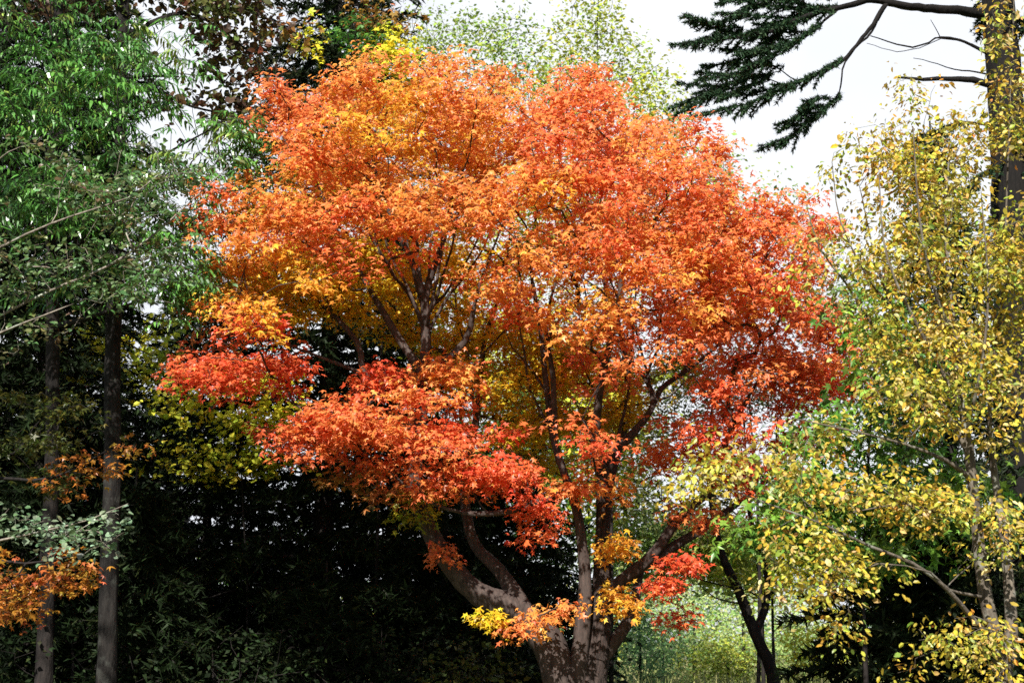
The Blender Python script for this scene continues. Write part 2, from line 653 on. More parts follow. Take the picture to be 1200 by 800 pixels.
# ------------------------------------------------------------------ ground
def simple_mat(name, c1, c2, scale, rough=0.9):
    m = bpy.data.materials.new(name)
    m.use_nodes = True
    n = m.node_tree
    pr = n.nodes['Principled BSDF']
    pr.inputs['Roughness'].default_value = rough
    no = n.nodes.new('ShaderNodeTexNoise')
    no.inputs['Scale'].default_value = scale
    no.inputs['Detail'].default_value = 8
    cr = n.nodes.new('ShaderNodeValToRGB')
    cr.color_ramp.elements[0].position = 0.35
    cr.color_ramp.elements[0].color = (*c1, 1)
    cr.color_ramp.elements[1].position = 0.65
    cr.color_ramp.elements[1].color = (*c2, 1)
    tcn = n.nodes.new('ShaderNodeTexCoord')
    n.links.new(tcn.outputs['Object'], no.inputs['Vector'])
    n.links.new(no.outputs['Fac'], cr.inputs['Fac'])
    n.links.new(cr.outputs[0], pr.inputs['Base Color'])
    return m


gx, gy = np.meshgrid(np.r_[-1500, -400, np.linspace(-60, 60, 61), 400, 1500], np.r_[-300, np.linspace(-10, 120, 66), 400, 1800])
gz = 0.10 * np.sin(gx * 0.35) * np.cos(gy * 0.27) + 0.06 * np.sin(gx * 0.9 + gy * 0.7)
gz[np.abs(gx) > 100] = 0
gz -= 0.12
nr, ncn = gx.shape
gi = np.arange(nr * ncn).reshape(nr, ncn)
gF = np.stack([gi[:-1, :-1], gi[:-1, 1:], gi[1:, 1:], gi[1:, :-1]], 2).reshape(-1, 4)
g = mesh_np('ground', np.stack([gx, gy, gz], 2).reshape(-1, 3), gF, simple_mat('woodland_soil', (0.05, 0.045, 0.025), (0.13, 0.14, 0.05), 1.2), smooth=True)
g['kind'] = 'structure'

# sunlit rough grass of the clearing beyond the trees
n = 26000
gp = np.stack([rng.uniform(-26, 30, n), rng.uniform(34, 75, n), np.full(n, -0.05)], 1)
ax = np.stack([rng.normal(0, .35, n), rng.normal(0, .35, n), np.ones(n)], 1)
KIND['blade'] = (np.array([(0, 0.05, 0), (0, -0.05, 0), (1, 0, 0)], float), BLADE_F)
V, F, C = stamp('blade', gp, ax, rng.normal(0, 1, (n, 3)), rng.uniform(0.4, 0.95, n), np.array([(.40, .42, .16), (.50, .46, .22), (.28, .36, .12)])[rng.integers(0, 3, n)])
o = mesh_np('tall_grass', V, F, M_FAR, None, C)
o['kind'] = 'stuff'
o['label'] = 'pale dry rough grass of the sunlit clearing beyond the trees'
o['category'] = 'grass'

# ------------------------------------------------------------------ the big maple
MB = at(680, 800, 20.0)
MB[2] = 0.0
mt = Tree('maple_tree', '', '', None, B_MAPLE)
A = at
mt.limb([MB + (-0.1, 0, -0.15), MB + (-0.05, 0, 0.5), A(690, 790, 20), A(700, 742, 20.0), A(706, 690, 20.0), A(706, 620, 20.0), A(708, 560, 20.0), A(722, 524, 20.0)], [.50, .40, .26, .19, .14, .098, .092, .105], 0, att_from=0.8, flare=True, step=0.12)
# left, lowest limb: sweeps out and up to (490,570), then to the fork at (497,400)
l1 = mt.limb([MB + (-0.05, 0, 0.4), A(655, 790, 19.85), A(640, 750, 19.85), A(606, 716, 19.8), A(560, 695, 19.75), A(522, 655, 19.6), A(499, 612, 19.5), A(487, 570, 19.4), A(490, 520, 19.3), A(498, 440, 19.2), A(499, 385, 19.2), A(500, 340, 19.2), A(520, 280, 19.2), A(530, 230, 19.2), A(545, 160, 19.2)],
             [.30, .25, .235, .20, .16, .13, .115, .10, .09, .08, .07, .05, .038, .025, .012], 0, att_from=0.5, step=0.12)
l2 = mt.limb([A(636, 745, 19.9), A(608, 702, 19.8), A(585, 668, 19.9), A(558, 640, 20.0), A(547, 605, 20.1), A(545, 560, 20.3), A(560, 480, 20.6), A(568, 400, 20.8), A(590, 330, 20.9), A(600, 250, 21)],
             [.13, .115, .095, .08, .072, .062, .05, .038, .025, .012], 0, att_from=0.45, step=0.12)
# centre-left uprights
l3 = mt.limb([MB + (-0.02, -0.1, 0.5), A(678, 780, 19.8), A(686, 690, 19.7), A(680, 620, 19.6), A(672, 585, 19.6), A(650, 520, 19.7), A(640, 450, 19.8), A(633, 380, 19.9), A(622, 300, 20.0), A(640, 200, 20), A(655, 130, 20)], [.16, .13, .09, .07, .062, .05, .04, .034, .028, .018, .01], 0, att_from=0.45, step=0.12)
l3b = mt.limb([A(650, 520, 19.7), A(648, 440, 19.4), A(640, 380, 19.3), A(660, 300, 19.2), A(690, 200, 19.2)], 0.055, 0.015, att_from=0.3)
# bend and knee at (720,520): the old cut bough, then rising stems
l4 = mt.limb([A(722, 524, 20.0), A(735, 515, 20.0), A(765, 475, 20.1), A(757, 445, 20.2), A(742, 425, 20.2), A(735, 390, 20.2), A(742, 330, 20.2), A(755, 260, 20.1), A(770, 190, 20.1)], 0.085, 0.016, att_from=0.2, step=0.12)
l5 = mt.limb([A(765, 475, 20.1), A(775, 455, 20.3), A(810, 430, 20.5), A(850, 395, 20.7), A(880, 340, 20.8), A(895, 280, 20.8)], 0.065, 0.015, att_from=0.2)
l6 = mt.limb([A(708, 560, 20.0), A(698, 520, 19.6), A(704, 450, 19.3), A(718, 390, 19.1), A(728, 330, 19.0), A(735, 240, 19.0), A(720, 170, 19)], 0.10, 0.015, att_from=0.3)
l7 = mt.limb([A(722, 524, 20), A(705, 516, 19.9), A(695, 545, 19.8)], 0.13, 0.07, att_from=2)
l7b = mt.limb([A(700, 640, 20), A(715, 560, 20.6), A(735, 480, 21.0), A(730, 400, 21.4), A(700, 300, 21.6), A(690, 200, 21.5)], 0.09, 0.015, att_from=0.4)
# right limbs
l8 = mt.limb([A(706, 700, 20), A(735, 675, 19.9), A(765, 650, 19.8), A(790, 615, 19.7), A(812, 592, 19.6), A(835, 570, 19.5), A(850, 520, 19.4), A(880, 460, 19.3), A(920, 400, 19.3)], 0.105, 0.012, att_from=0.4, step=0.12)
l9 = mt.limb([A(745, 668, 19.9), A(790, 640, 19.9), A(815, 625, 19.9), A(850, 600, 20.0), A(900, 560, 20.2), A(940, 500, 20.4)], 0.085, 0.015, att_from=0.4)
l10 = mt.limb([A(694, 790, 20), A(725, 745, 20.0), A(742, 715, 20.0), A(748, 680, 20.0), A(760, 650, 20.2), A(800, 610, 20.4)], 0.12, 0.018, att_from=0.6, step=0.12)
# low left boughs
l11 = mt.limb([A(680, 575, 19.6), A(640, 585, 19.3), A(590, 600, 19.0), A(540, 600, 18.8), A(490, 580, 18.6), A(430, 530, 18.4), A(380, 500, 18.3)], 0.07, 0.012, att_from=0.2)
l12 = mt.limb([A(497, 440, 19.2), A(470, 400, 19.5), A(440, 350, 19.8), A(400, 280, 20.1), A(370, 210, 20.2)], 0.07, 0.014, att_from=0.2)
l13 = mt.limb([A(500, 350, 19.2), A(480, 300, 19.0), A(465, 270, 18.9), A(440, 200, 18.8), A(430, 130, 18.8)], 0.055, 0.012, att_from=0.2)
l14 = mt.limb([A(498, 470, 19.2), A(430, 440, 19.6), A(418, 400, 19.8), A(370, 350, 20.2), A(310, 300, 20.4), A(260, 250, 20.4)], 0.06, 0.012, att_from=0.25)
l15 = mt.limb([A(497, 440, 19.2), A(545, 400, 19.0), A(560, 340, 18.8), A(590, 260, 18.8)], 0.06, 0.012, att_from=0.2)
l16 = mt.limb([A(430, 440, 19.6), A(380, 420, 19.3), A(320, 400, 19.1), A(260, 400, 19.1)], 0.035, 0.010, att_from=0.2)

for k in range(9):
    u = k / 8
    x1 = 425 + 165 * u + rng.normal(0, 5)
    y1 = rng.uniform(200, 245)
    mt.limb([A(499, 395 - 12 * (k % 4), 19.2), A(500 + (x1 - 500) * .28, 345, 19.2 + rng.normal(0, .15)), A(500 + (x1 - 500) * .7, 290, 19.1 + rng.normal(0, .35)), A(x1, y1, 19.1 + rng.normal(0, .5))], 0.032, 0.010, att_from=0.3, wig=0.012)
for (xa, ya, xb, yb, Yb) in [(650, 520, 600, 330, 19.8), (640, 460, 590, 380, 20), (704, 450, 672, 300, 19.2), (720, 520, 745, 300, 20.5), (700, 560, 680, 330, 20.6), (560, 480, 530, 330, 20.4), (568, 420, 610, 330, 20.2), (757, 445, 800, 300, 20.0), (765, 475, 700, 260, 20.6), (742, 330, 800, 200, 19.9), (810, 430, 850, 330, 20.8), (640, 380, 600, 260, 19.6)]:
    mt.limb([A(xa, ya, 20), A((xa * 2 + xb) / 3 + rng.normal(0, 6), (2 * ya + yb) / 3, (40 + Yb) / 3), A((xa + 2 * xb) / 3 + rng.normal(0, 6), (ya + 2 * yb) / 3, (20 + 2 * Yb) / 3), A(xb, yb, Yb)], 0.030, 0.009, att_from=0.3, wig=0.012)

GRID = """
y75  ........O..OO....R..........
y100 .....R.OOOAOOOO.RR..........
y125 .....RROOAAOOOORRRR.........
y155 .....ROOAAAAOOOORRRORR......
y185 ......ROOAOAOAOOORRORRR.....
y215 ...ROOOOOOOOOOOAORRORRRR....
y245 ..ROOOOOROOROO.gOORRORORRR..
y272 ...OOORRY.R...gg.OROOROORRR.
y300 ...AYAYR.....YOOOROOORORRR..
y330 ...AYYAY.....OOOAOOOROORRR..
y360 ..R.AYY.......ROAOORRORRRRR.
y390 ...RC............ORR.RRRRRRR
y420 .CCC.......O.....C.RR.RCRRRRC
y450 ..CC.....COO..Y...R...CR.RC.
y480 ........RRRRR.Y.RY....CC.C.
y510 .....CCRRRRR..Y..C...RRC..C
"""
WIN = []
T, pl = [], []
for row in GRID.strip().split('\n'):
    y = float(row.split()[0][1:])
    s_ = row.split()[1]
    for j, ch in enumerate(s_):
        if ch == '.':
            continue
        x = 180 + 30 * j
        n = {'g': 5, 'Y': 9}.get(ch, 12)
        if y >= 390:
            n = 9
        if ch in 'RC' and x > 840 and y > 370:
            n = 6
        ex = 1 - ((x - 600) / 460) ** 2 - ((y - 300) / 330) ** 2
        half = 0.5 + 3.0 * math.sqrt(max(ex, 0.02))
        u = rng.uniform(0, 1, n) ** 1.6
        Yd = 20.2 - half + u * half * 1.15
        if ch in 'Yg':
            Yd = Yd + 2.0
        kp = 6
        if y > 310 and 600 < x < 900:
            n *= 0.6
        m = max(1, int(n / kp + rng.uniform(0, 1)))
        T.append(pads(at_many(x + rng.uniform(-16, 16, m), y + rng.uniform(-16, 16, m), Yd[:m]), kp, 0.36, 0.045))
        pl += [ch] * (m * kp)
BACK = [(600, 400, 21.8, 120, 50, .7, 130, 'Y'), (690, 460, 21.8, 90, 60, .7, 110, 'Y'), (450, 300, 21.4, 110, 50, .7, 90, 'Y'), (620, 500, 21.6, 80, 40, .6, 60, 'Y'), (520, 190, 22.4, 220, 80, 1.2, 160, 'O'), (740, 230, 22.6, 170, 110, 1.2, 160, 'R'), (850, 360, 22.0, 90, 80, 1.0, 80, 'R'), (420, 250, 22.3, 160, 110, 1.0, 120, 'Y'), (420, 340, 22.0, 150, 70, 0.9, 110, 'Y'), (650, 420, 22.4, 110, 110, 1.0, 170, 'Y'), (600, 250, 22.6, 180, 120, 1.0, 170, 'A'), (790, 320, 22.6, 120, 110, 1.0, 130, 'R'),
        (560, 330, 22.5, 80, 70, .8, 60, 'Y'), (300, 320, 21.6, 60, 50, .8, 40, 'A'), (640, 530, 22.0, 60, 40, .6, 30, 'Y'), (780, 430, 22.2, 60, 60, .7, 36, 'g'), (480, 120, 21.4, 120, 40, .7, 50, 'A'),
        (700, 150, 21.6, 130, 40, .7, 50, 'O')]
PADS = [(430, 305, 20.2, 70, 34, .5, 42, 'Y'), (395, 345, 20.2, 60, 22, .4, 30, 'Y'), (600, 385, 20.6, 60, 34, .5, 36, 'Y'), (650, 440, 20.6, 70, 40, .5, 48, 'Y'), (560, 440, 20.6, 40, 30, .5, 24, 'Y'), (705, 470, 20.6, 50, 40, .5, 24, 'Y'), (610, 500, 20.6, 50, 26, .4, 18, 'Y'), (520, 335, 20.4, 50, 60, .4, 30, 'Y'), (303, 410, 19.0, 44, 24, .6, 30, 'C'), (345, 440, 18.9, 22, 22, .3, 12, 'C'), (225, 430, 19.0, 24, 14, .3, 8, 'C'), (290, 330, 19.4, 35, 36, .6, 24, 'A'),
        (430, 492, 18.4, 90, 26, .8, 54, 'R'), (370, 505, 18.4, 40, 22, .4, 22, 'R'), (455, 440, 18.6, 30, 22, .3, 16, 'C'), (545, 508, 18.6, 60, 24, .6, 36, 'C'),
        (460, 545, 18.5, 50, 14, .4, 22, 'R'), (530, 560, 18.5, 45, 20, .5, 18, 'R'), (590, 555, 18.7, 45, 26, .4, 30, 'C'), (420, 565, 18.8, 50, 16, .4, 14, 'bronze'), (480, 585, 18.9, 50, 18, .4, 14, 'g'),
        (520, 425, 18.8, 45, 24, .4, 26, 'O'), (675, 562, 19.2, 45, 16, .4, 22, 'O'), (636, 612, 19.0, 30, 20, .4, 18, 'C'), (605, 560, 19.2, 20, 20, .3, 10, 'R'),
        (735, 635, 19.2, 26, 14, .3, 12, 'A'), (768, 683, 19.0, 18, 12, .2, 12, 'C'), (722, 703, 19.1, 22, 14, .3, 12, 'A'), (648, 716, 18.9, 24, 12, .3, 12, 'O'),
        (615, 735, 18.9, 14, 8, .2, 4, 'O'), (572, 722, 18.9, 12, 9, .15, 6, 'Y'), (808, 648, 19.2, 32, 12, .3, 12, 'C'), (812, 718, 19.4, 22, 10, .3, 7, 'C'), (778, 530, 19.3, 35, 30, .4, 26, 'R'), (520, 650, 19.3, 10, 8, .2, 3, 'R'),
        (845, 540, 19.3, 45, 45, .5, 26, 'C'), (930, 510, 19.6, 50, 20, .4, 14, 'C'), (900, 545, 19.6, 40, 18, .4, 10, 'C'), (800, 590, 19.5, 40, 26, .4, 14, 'R'), (940, 430, 19.3, 50, 30, .5, 28, 'R'), (840, 470, 19.4, 30, 40, .5, 20, 'C'), (1000, 450, 19.5, 30, 14, .3, 8, 'C'), (960, 440, 19.2, 50, 24, .4, 26, 'C'), (965, 380, 19.4, 30, 34, .5, 26, 'R'), (880, 300, 19.0, 50, 60, .8, 40, 'R'), (1000, 415, 19.4, 22, 18, .3, 8, 'C')]
T2, p2 = clump_points(BACK + PADS, 6, 0.36, 0.04)
T = np.concatenate(T + [T2])
pl = np.concatenate([np.array(pl), p2])
mt.grow(T, bf=0.22, rtip=0.0042, step=0.22)
maple = empty('maple_tree', 'large spreading orange and red maple in the middle with curved limbs', 'maple tree', MB)
mt.wood(MB, maple, True, B_TWIG)
V, F, C = add_leaves(T, None, pl, 'maple', 24, 0.088, spread=(0.24, 0.07), jitter=0.45, sun=1.3, droop=0.35, var=0.16)
mesh_np('crown', V, F, M_MAPLE, maple, C, loc=MB)
print('maple', len(mt.P), len(T), len(F))


# ------------------------------------------------------------------ conifers
KIND['tri'] = (BLADE_V * np.array([1, 0.16, 1]), BLADE_F)
KIND['needle'] = (BLADE_V * np.array([1, 0.11, 1]), BLADE_F)


def needled(polys, side, blen, bw, pal, per_m=55, sag=0.15, spacing=0.10):
    """polys: list of (points, start fraction); each bough gets side twigs clad in short blades. returns leaf parts and twig tubes"""
    pos, axis, nor, tw = [], [], [], []
    for pts, f0, sl in polys:
        pts = np.asarray(pts)
        seg = np.r_[0, np.cumsum(np.linalg.norm(np.diff(pts, axis=0), axis=1))]
        Lb = seg[-1]
        n = max(3, int(Lb * (1 - f0) / spacing))
        ts = (f0 + (1 - f0) * (np.arange(n) + rng.uniform(0, 1, n)) / n) * Lb
        P = np.stack([np.interp(ts, seg, pts[:, k]) for k in range(3)], 1)
        P2 = np.stack([np.interp(np.minimum(ts + 0.05, Lb), seg, pts[:, k]) for k in range(3)], 1)
        P0 = np.stack([np.interp(np.maximum(ts - 0.05, 0), seg, pts[:, k]) for k in range(3)], 1)
        D = nrm(P2 - P0)
        S = nrm(np.cross(D, np.array([0, 0, 1.0])))
        sg = np.where(np.arange(n) % 2 == 0, 1.0, -1.0)[:, None]
        u = (ts / Lb - f0) / (1 - f0)
        ll = sl * side * (0.25 + 0.75 * np.minimum(1, (1 - u) * 2.2)) * np.minimum(1, 0.35 + u * 3) * rng.uniform(0.35, 1.3, n)
        dirs = nrm(D * 0.75 + S * sg * 0.8 + np.array([0, 0, -sag]) + rng.normal(0, 0.22, (n, 3)))
        for i in range(n):
            m = max(3, int(ll[i] * per_m))
            t = rng.uniform(0, 1, m)
            q = P[i] + dirs[i] * (t * ll[i])[:, None] + np.array([0, 0, -sag]) * ((t * ll[i]) ** 2)[:, None]
            pos.append(q)
            rnd = rng.normal(0, 1, (m, 3))
            axis.append(nrm(dirs[i] * 0.75 + nrm(rnd) * 0.8 + np.array([0, 0, 0.10])))
            nor.append(rnd[:, ::-1])
            tw.append((P[i], P[i] + dirs[i] * ll[i] + np.array([0, 0, -sag]) * ll[i] ** 2))
        m = int(Lb * (1 - f0) * per_m)
        t = rng.uniform(f0, 1, m) * Lb
        q = np.stack([np.interp(t, seg, pts[:, k]) for k in range(3)], 1)
        pos.append(q)
        rnd = rng.normal(0, 1, (m, 3))
        axis.append(nrm(nrm(rnd) + D[-1] * 0.6))
        nor.append(rnd[:, ::-1])
    pos, axis, nor = np.concatenate(pos), np.concatenate(axis), np.concatenate(nor)
    m = len(pos)
    c = pick(pal, m) * rng.lognormal(0, 0.25, m)[:, None]
    KIND['_n'] = (BLADE_V * np.array([1, bw / blen, 1]), BLADE_F)
    return stamp('_n', pos, axis, nor, blen * rng.uniform(0.7, 1.2, m), c), tw


def sticks(segs, r):
    """thin three-sided twigs"""
    a = np.array([s_[0] for s_ in segs])
    b = np.array([s_[1] for s_ in segs])
    t = nrm(b - a)
    u = nrm(np.cross(t, np.array([0.3, 0.5, 0.8])))
    v = np.cross(t, u)
    V = []
    for k in range(3):
        w = math.cos(k * 2.0944) * u + math.sin(k * 2.0944) * v
        V.append(a + w * r)
    for k in range(3):
        w = math.cos(k * 2.0944) * u + math.sin(k * 2.0944) * v
        V.append(b + w * r * 0.4)
    V = np.stack(V, 1)
    F = np.array([(0, 1, 4, 3), (1, 2, 5, 4), (2, 0, 3, 5)])
    F = (F[None] + (np.arange(len(a)) * 6)[:, None, None]).reshape(-1, 4)
    return V.reshape(-1, 3), F


def conifer(name, label, cat, px, Y, H, r, zlow, Rmax, pal='dk', whorl=0.42, per=6, side=0.75, blen=0.17, bw=0.05, per_m=46, droop=0.25, group=None, dead=True, spacing=0.13, bare=0.0, lean=(0, 0)):
    base = at(px, 750, Y)
    base[2] = 0
    t = Tree(name, label, cat, group, B_DARK)
    top = base + np.array([lean[0], lean[1], H])
    t.limb([base + (0, 0, -0.2), base * .7 + top * .3 + (rng.normal(0, .06), 0, 0), base * .35 + top * .65, top], r, 0.02, step=0.3, flare=True, wig=0.006)
    polys = []
    z = zlow
    nb = 0
    while z < H - 0.25:
        f = (H - z) / (H - zlow)
        RL = Rmax * f ** 0.75 + 0.12
        a0 = rng.uniform(0, 6.28)
        for k in range(per):
            a = a0 + k * 2 * math.pi / per + rng.normal(0, 0.25)
            l_ = RL * rng.uniform(0.65, 1.1)
            if rng.uniform() < bare and z < H * .5:
                l_ *= 0.6
            c = base + (top - base) * (z / H)
            d = np.array([math.cos(a), math.sin(a), 0])
            pts = []
            for s_ in np.linspace(0, 1, 7):
                pts.append(c + d * l_ * s_ + np.array([0, 0, l_ * (0.16 * s_ - droop * 1.4 * s_ ** 2 + 0.25 * droop * s_ ** 4)]) + (rng.normal(0, 0.015, 3) * l_ if s_ > 0 else 0))
            lim = t.limb(pts, 0.008 + 0.012 * l_, 0.004, step=0.4)
            if not (rng.uniform() < bare and z < H * .55):
                polys.append((pts, 0.10, 0.35 + 0.65 * f))
        z += whorl * rng.uniform(0.7, 1.3) * (0.45 + 0.55 * f)
    if dead:
        zz = 0.6
        while zz < zlow + 0.5:
            a = rng.uniform(0, 6.28)
            l_ = rng.uniform(0.5, 1.8)
            c = base + np.array([0, 0, zz])
            d = np.array([math.cos(a), math.sin(a), 0])
            t.limb([c, c + d * l_ * .5 + (0, 0, .02), c + d * l_ + (0, 0, -0.25 * l_)], 0.012, 0.003, step=0.3, wig=0.01)
            zz += rng.uniform(0.1, 0.35)
    root = empty(name, label, cat, base, group)
    t.wood(base, root, False)
    (V, F, C), tw = needled(polys, side, blen, bw, pal, per_m, sag=0.2, spacing=spacing)
    crown_mesh(V, F, C, M_NEEDLE, tw, 0.006, B_DARK, root, base)
    print(name, len(F))
    return root


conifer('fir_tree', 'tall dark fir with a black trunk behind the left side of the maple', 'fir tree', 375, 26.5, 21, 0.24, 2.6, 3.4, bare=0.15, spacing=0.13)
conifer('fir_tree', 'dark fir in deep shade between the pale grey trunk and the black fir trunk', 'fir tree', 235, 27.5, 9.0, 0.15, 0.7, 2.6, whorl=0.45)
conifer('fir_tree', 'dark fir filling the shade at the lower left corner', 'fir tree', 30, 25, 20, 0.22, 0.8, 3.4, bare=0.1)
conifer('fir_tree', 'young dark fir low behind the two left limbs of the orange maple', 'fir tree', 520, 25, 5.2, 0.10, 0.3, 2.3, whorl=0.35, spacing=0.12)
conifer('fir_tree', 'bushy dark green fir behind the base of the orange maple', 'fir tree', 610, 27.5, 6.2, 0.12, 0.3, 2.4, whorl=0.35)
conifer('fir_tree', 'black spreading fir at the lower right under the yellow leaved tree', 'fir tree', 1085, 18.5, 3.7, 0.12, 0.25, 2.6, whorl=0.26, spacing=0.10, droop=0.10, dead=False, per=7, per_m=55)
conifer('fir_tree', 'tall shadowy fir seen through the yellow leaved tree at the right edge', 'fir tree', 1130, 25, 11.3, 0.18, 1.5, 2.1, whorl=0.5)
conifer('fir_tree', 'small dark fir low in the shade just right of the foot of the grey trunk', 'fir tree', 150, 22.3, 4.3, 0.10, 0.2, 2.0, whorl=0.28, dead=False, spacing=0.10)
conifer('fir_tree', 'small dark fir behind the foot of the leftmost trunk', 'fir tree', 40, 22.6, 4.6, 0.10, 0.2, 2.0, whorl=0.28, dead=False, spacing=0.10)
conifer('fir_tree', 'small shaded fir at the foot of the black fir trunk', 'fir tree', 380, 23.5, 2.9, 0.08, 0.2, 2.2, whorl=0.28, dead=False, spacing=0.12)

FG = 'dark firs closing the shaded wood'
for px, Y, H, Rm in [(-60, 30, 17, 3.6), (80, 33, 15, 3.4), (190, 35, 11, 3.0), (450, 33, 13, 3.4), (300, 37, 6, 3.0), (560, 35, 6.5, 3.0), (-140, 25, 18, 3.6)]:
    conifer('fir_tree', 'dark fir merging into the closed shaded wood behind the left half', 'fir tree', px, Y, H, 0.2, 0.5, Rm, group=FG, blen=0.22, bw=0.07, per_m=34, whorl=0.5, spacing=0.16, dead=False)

# the tall spruce at the upper right: trunk, bare limbs and one big needled bough
B_SHADE = bark_mat('spruce_shade_bark', (0.004, 0.0035, 0.0035), (0.012, 0.010, 0.009), 8, 0.7)  # spruce bark darkened below its own tone, standing in for bough shade
t = Tree('', '', '', None, B_SHADE)
sb = at(1192, 750, 26)
sb[2] = 0
YS = 26.0
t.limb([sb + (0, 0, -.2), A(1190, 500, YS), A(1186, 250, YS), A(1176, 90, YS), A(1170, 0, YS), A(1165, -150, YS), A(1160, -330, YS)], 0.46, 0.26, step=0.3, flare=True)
polysB = []


def bough(pts, r0, r1, needles=True, f0=0.1, sl=1.0, wig=0.014):
    pts = [np.array(p) for p in pts]
    t.limb(pts, r0, r1, step=0.15, wig=wig)
    if needles:
        polysB.append((pts, f0, sl))


bough([A(1168, 12, YS), A(1120, 14, 25.6), A(1070, 10, 25.2), A(1030, 2, 24.9), A(990, 8, 24.6), A(940, 22, 24.4), A(880, 40, 24.2), A(800, 52, 24.0)], 0.11, 0.012, True, 0.55, 1.0)
bough([A(1035, 4, 24.9), A(960, -20, 25.2), A(890, -18, 25.3), A(840, 5, 25.4)], 0.04, 0.01, True, 0.2, 1.2)
bough([A(1045, 5, 25), A(1010, 45, 24.7), A(985, 70, 24.5), A(950, 90, 24.3), A(880, 120, 24.2), A(812, 136, 24.0)], 0.045, 0.01, True, 0.35, 0.9)
bough([A(1040, 8, 25), A(1020, 40, 25), A(992, 75, 24.9), A(984, 112, 24.8), A(955, 135, 24.7), A(912, 172, 24.6)], 0.035, 0.008, True, 0.55, 1.0)
for k in range(7):
    ya = rng.uniform(105, 165)
    xa = 984 - (ya - 105) * 0.95
    bough([A(xa, ya, 24.7), A(xa - 20, ya + 2, 24.6), A(xa - rng.uniform(20, 45), ya + rng.uniform(2, 14), 24.6 + rng.uniform(-.4, .4))], 0.010, 0.004, True, 0.05, 0.45)
bough([A(985, 12, 24.6), A(930, 50, 24.2), A(870, 85, 24.0), A(815, 95, 23.8)], 0.03, 0.008, True, 0.15, 0.9)
bough([A(1000, 6, 24.8), A(940, 10, 24.6), A(880, 5, 24.4), A(860, 22, 24.2)], 0.03, 0.008, True, 0.1, 0.9)
bough([A(930, 22, 24.4), A(890, 60, 24.6), A(850, 75, 24.6), A(822, 78, 24.6)], 0.02, 0.006, True, 0.1, 0.8)
bough([A(960, 85, 24.3), A(905, 105, 24.5), A(870, 110, 24.5), A(825, 112, 24.4)], 0.02, 0.006, True, 0.2, 0.6)
bough([A(970, -60, 25.6), A(930, -40, 25.3), A(900, -30, 25), A(860, -25, 25)], 0.02, 0.006, True, 0.1, 1.0)
for (x0, y0, x1, y1, n_) in [(1000, -5, 800, 60, 9), (990, 20, 815, 120, 7), (960, 60, 820, 135, 5), (1010, -20, 850, 10, 5)]:
    for k in range(n_):
        u = rng.uniform(0.1, 0.75)
        xa, ya = x0 + (x1 - x0) * u, y0 + (y1 - y0) * u
        dy = rng.uniform(-40, 34)
        dd = rng.uniform(-0.9, 0.9)
        bough([A(xa, ya, 24.5), A(xa - 30, ya + 6 + dy * .4, 24.5 + dd * .5), A(xa - rng.uniform(55, 85), ya + 14 + dy, 24.5 + dd)], 0.014, 0.005, True, 0.08, 0.55)
bough([A(1168, 98, YS), A(1130, 93, 25.7), A(1090, 95, 25.5), A(1050, 90, 25.3)], 0.085, 0.02, False)
bough([A(1168, 68, YS), A(1125, 50, 25.8), A(1105, 46, 25.6), A(1070, 55, 25.5), A(1020, 40, 25.4)], 0.04, 0.01, False)
bough([A(1125, 50, 25.8), A(1102, 45, 25.6), A(1092, 22, 25.6)], 0.02, 0.006, False)
bough([A(1105, 46, 25.6), A(1060, 60, 25.5), A(1015, 50, 25.4)], 0.02, 0.006, False)
bough([A(1168, 80, YS), A(1120, 82, 25.8), A(1070, 68, 25.7)], 0.022, 0.006, False)
bough([A(1168, 30, YS), A(1210, 40, 25.6), A(1260, 70, 25)], 0.06, 0.01, True, 0.2, 1)
bough([A(1180, 150, YS), A(1120, 145, 25.6), A(1085, 160, 25.4), A(1060, 175, 25.3)], 0.04, 0.01, True, 0.35, 0.45)
bough([A(1180, 190, YS), A(1150, 205, 25.0), A(1125, 240, 24.6)], 0.04, 0.01, True, 0.2, 0.5)
bough([A(1168, -60, YS), A(1100, -55, 25.6), A(1020, -80, 25.2), A(900, -60, 25)], 0.09, 0.01, True, 0.3, 1.0)
bough([A(1165, -120, YS), A(1240, -100, 25.6), A(1320, -60, 25.2)], 0.09, 0.01, True, 0.3, 1.0)
for k in range(46):
    zz = rng.uniform(-330, -30) if k < 34 else rng.uniform(0, 330)
    aa = rng.uniform(0, 6.28) if k < 34 else rng.uniform(-1.2, 1.2)
    o_ = A(1172, zz, YS)
    d_ = np.array([math.cos(aa), math.sin(aa), 0])
    l_ = rng.uniform(1.6, 3.2)
    bough([o_, o_ + d_ * l_ * .5 + (0, 0, .05), o_ + d_ * l_ + (0, 0, -.22 * l_)], 0.05, 0.01, True, 0.15, 1.0)
spruce = empty('spruce_tree', 'tall spruce at the top right with one long needled bough against the sky', 'spruce tree', sb)
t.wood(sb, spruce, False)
PAL['spr'] = [((.028, .065, .03), 4), ((.020, .045, .024), 4), ((.05, .09, .04), 2)]
(V, F, C), tw = needled(polysB, 0.46, 0.09, 0.03, 'spr', 230, sag=0.25, spacing=0.06)
crown_mesh(V, F, C, M_NEEDLE, tw, 0.007, B_DARK, spruce, sb)
print('spruce', len(F))

# ------------------------------------------------------------------ left side: tall rusty tree with the pale trunk
def base_of(px, Y):
    b = at(px, 750, Y)
    b[2] = 0
    return b


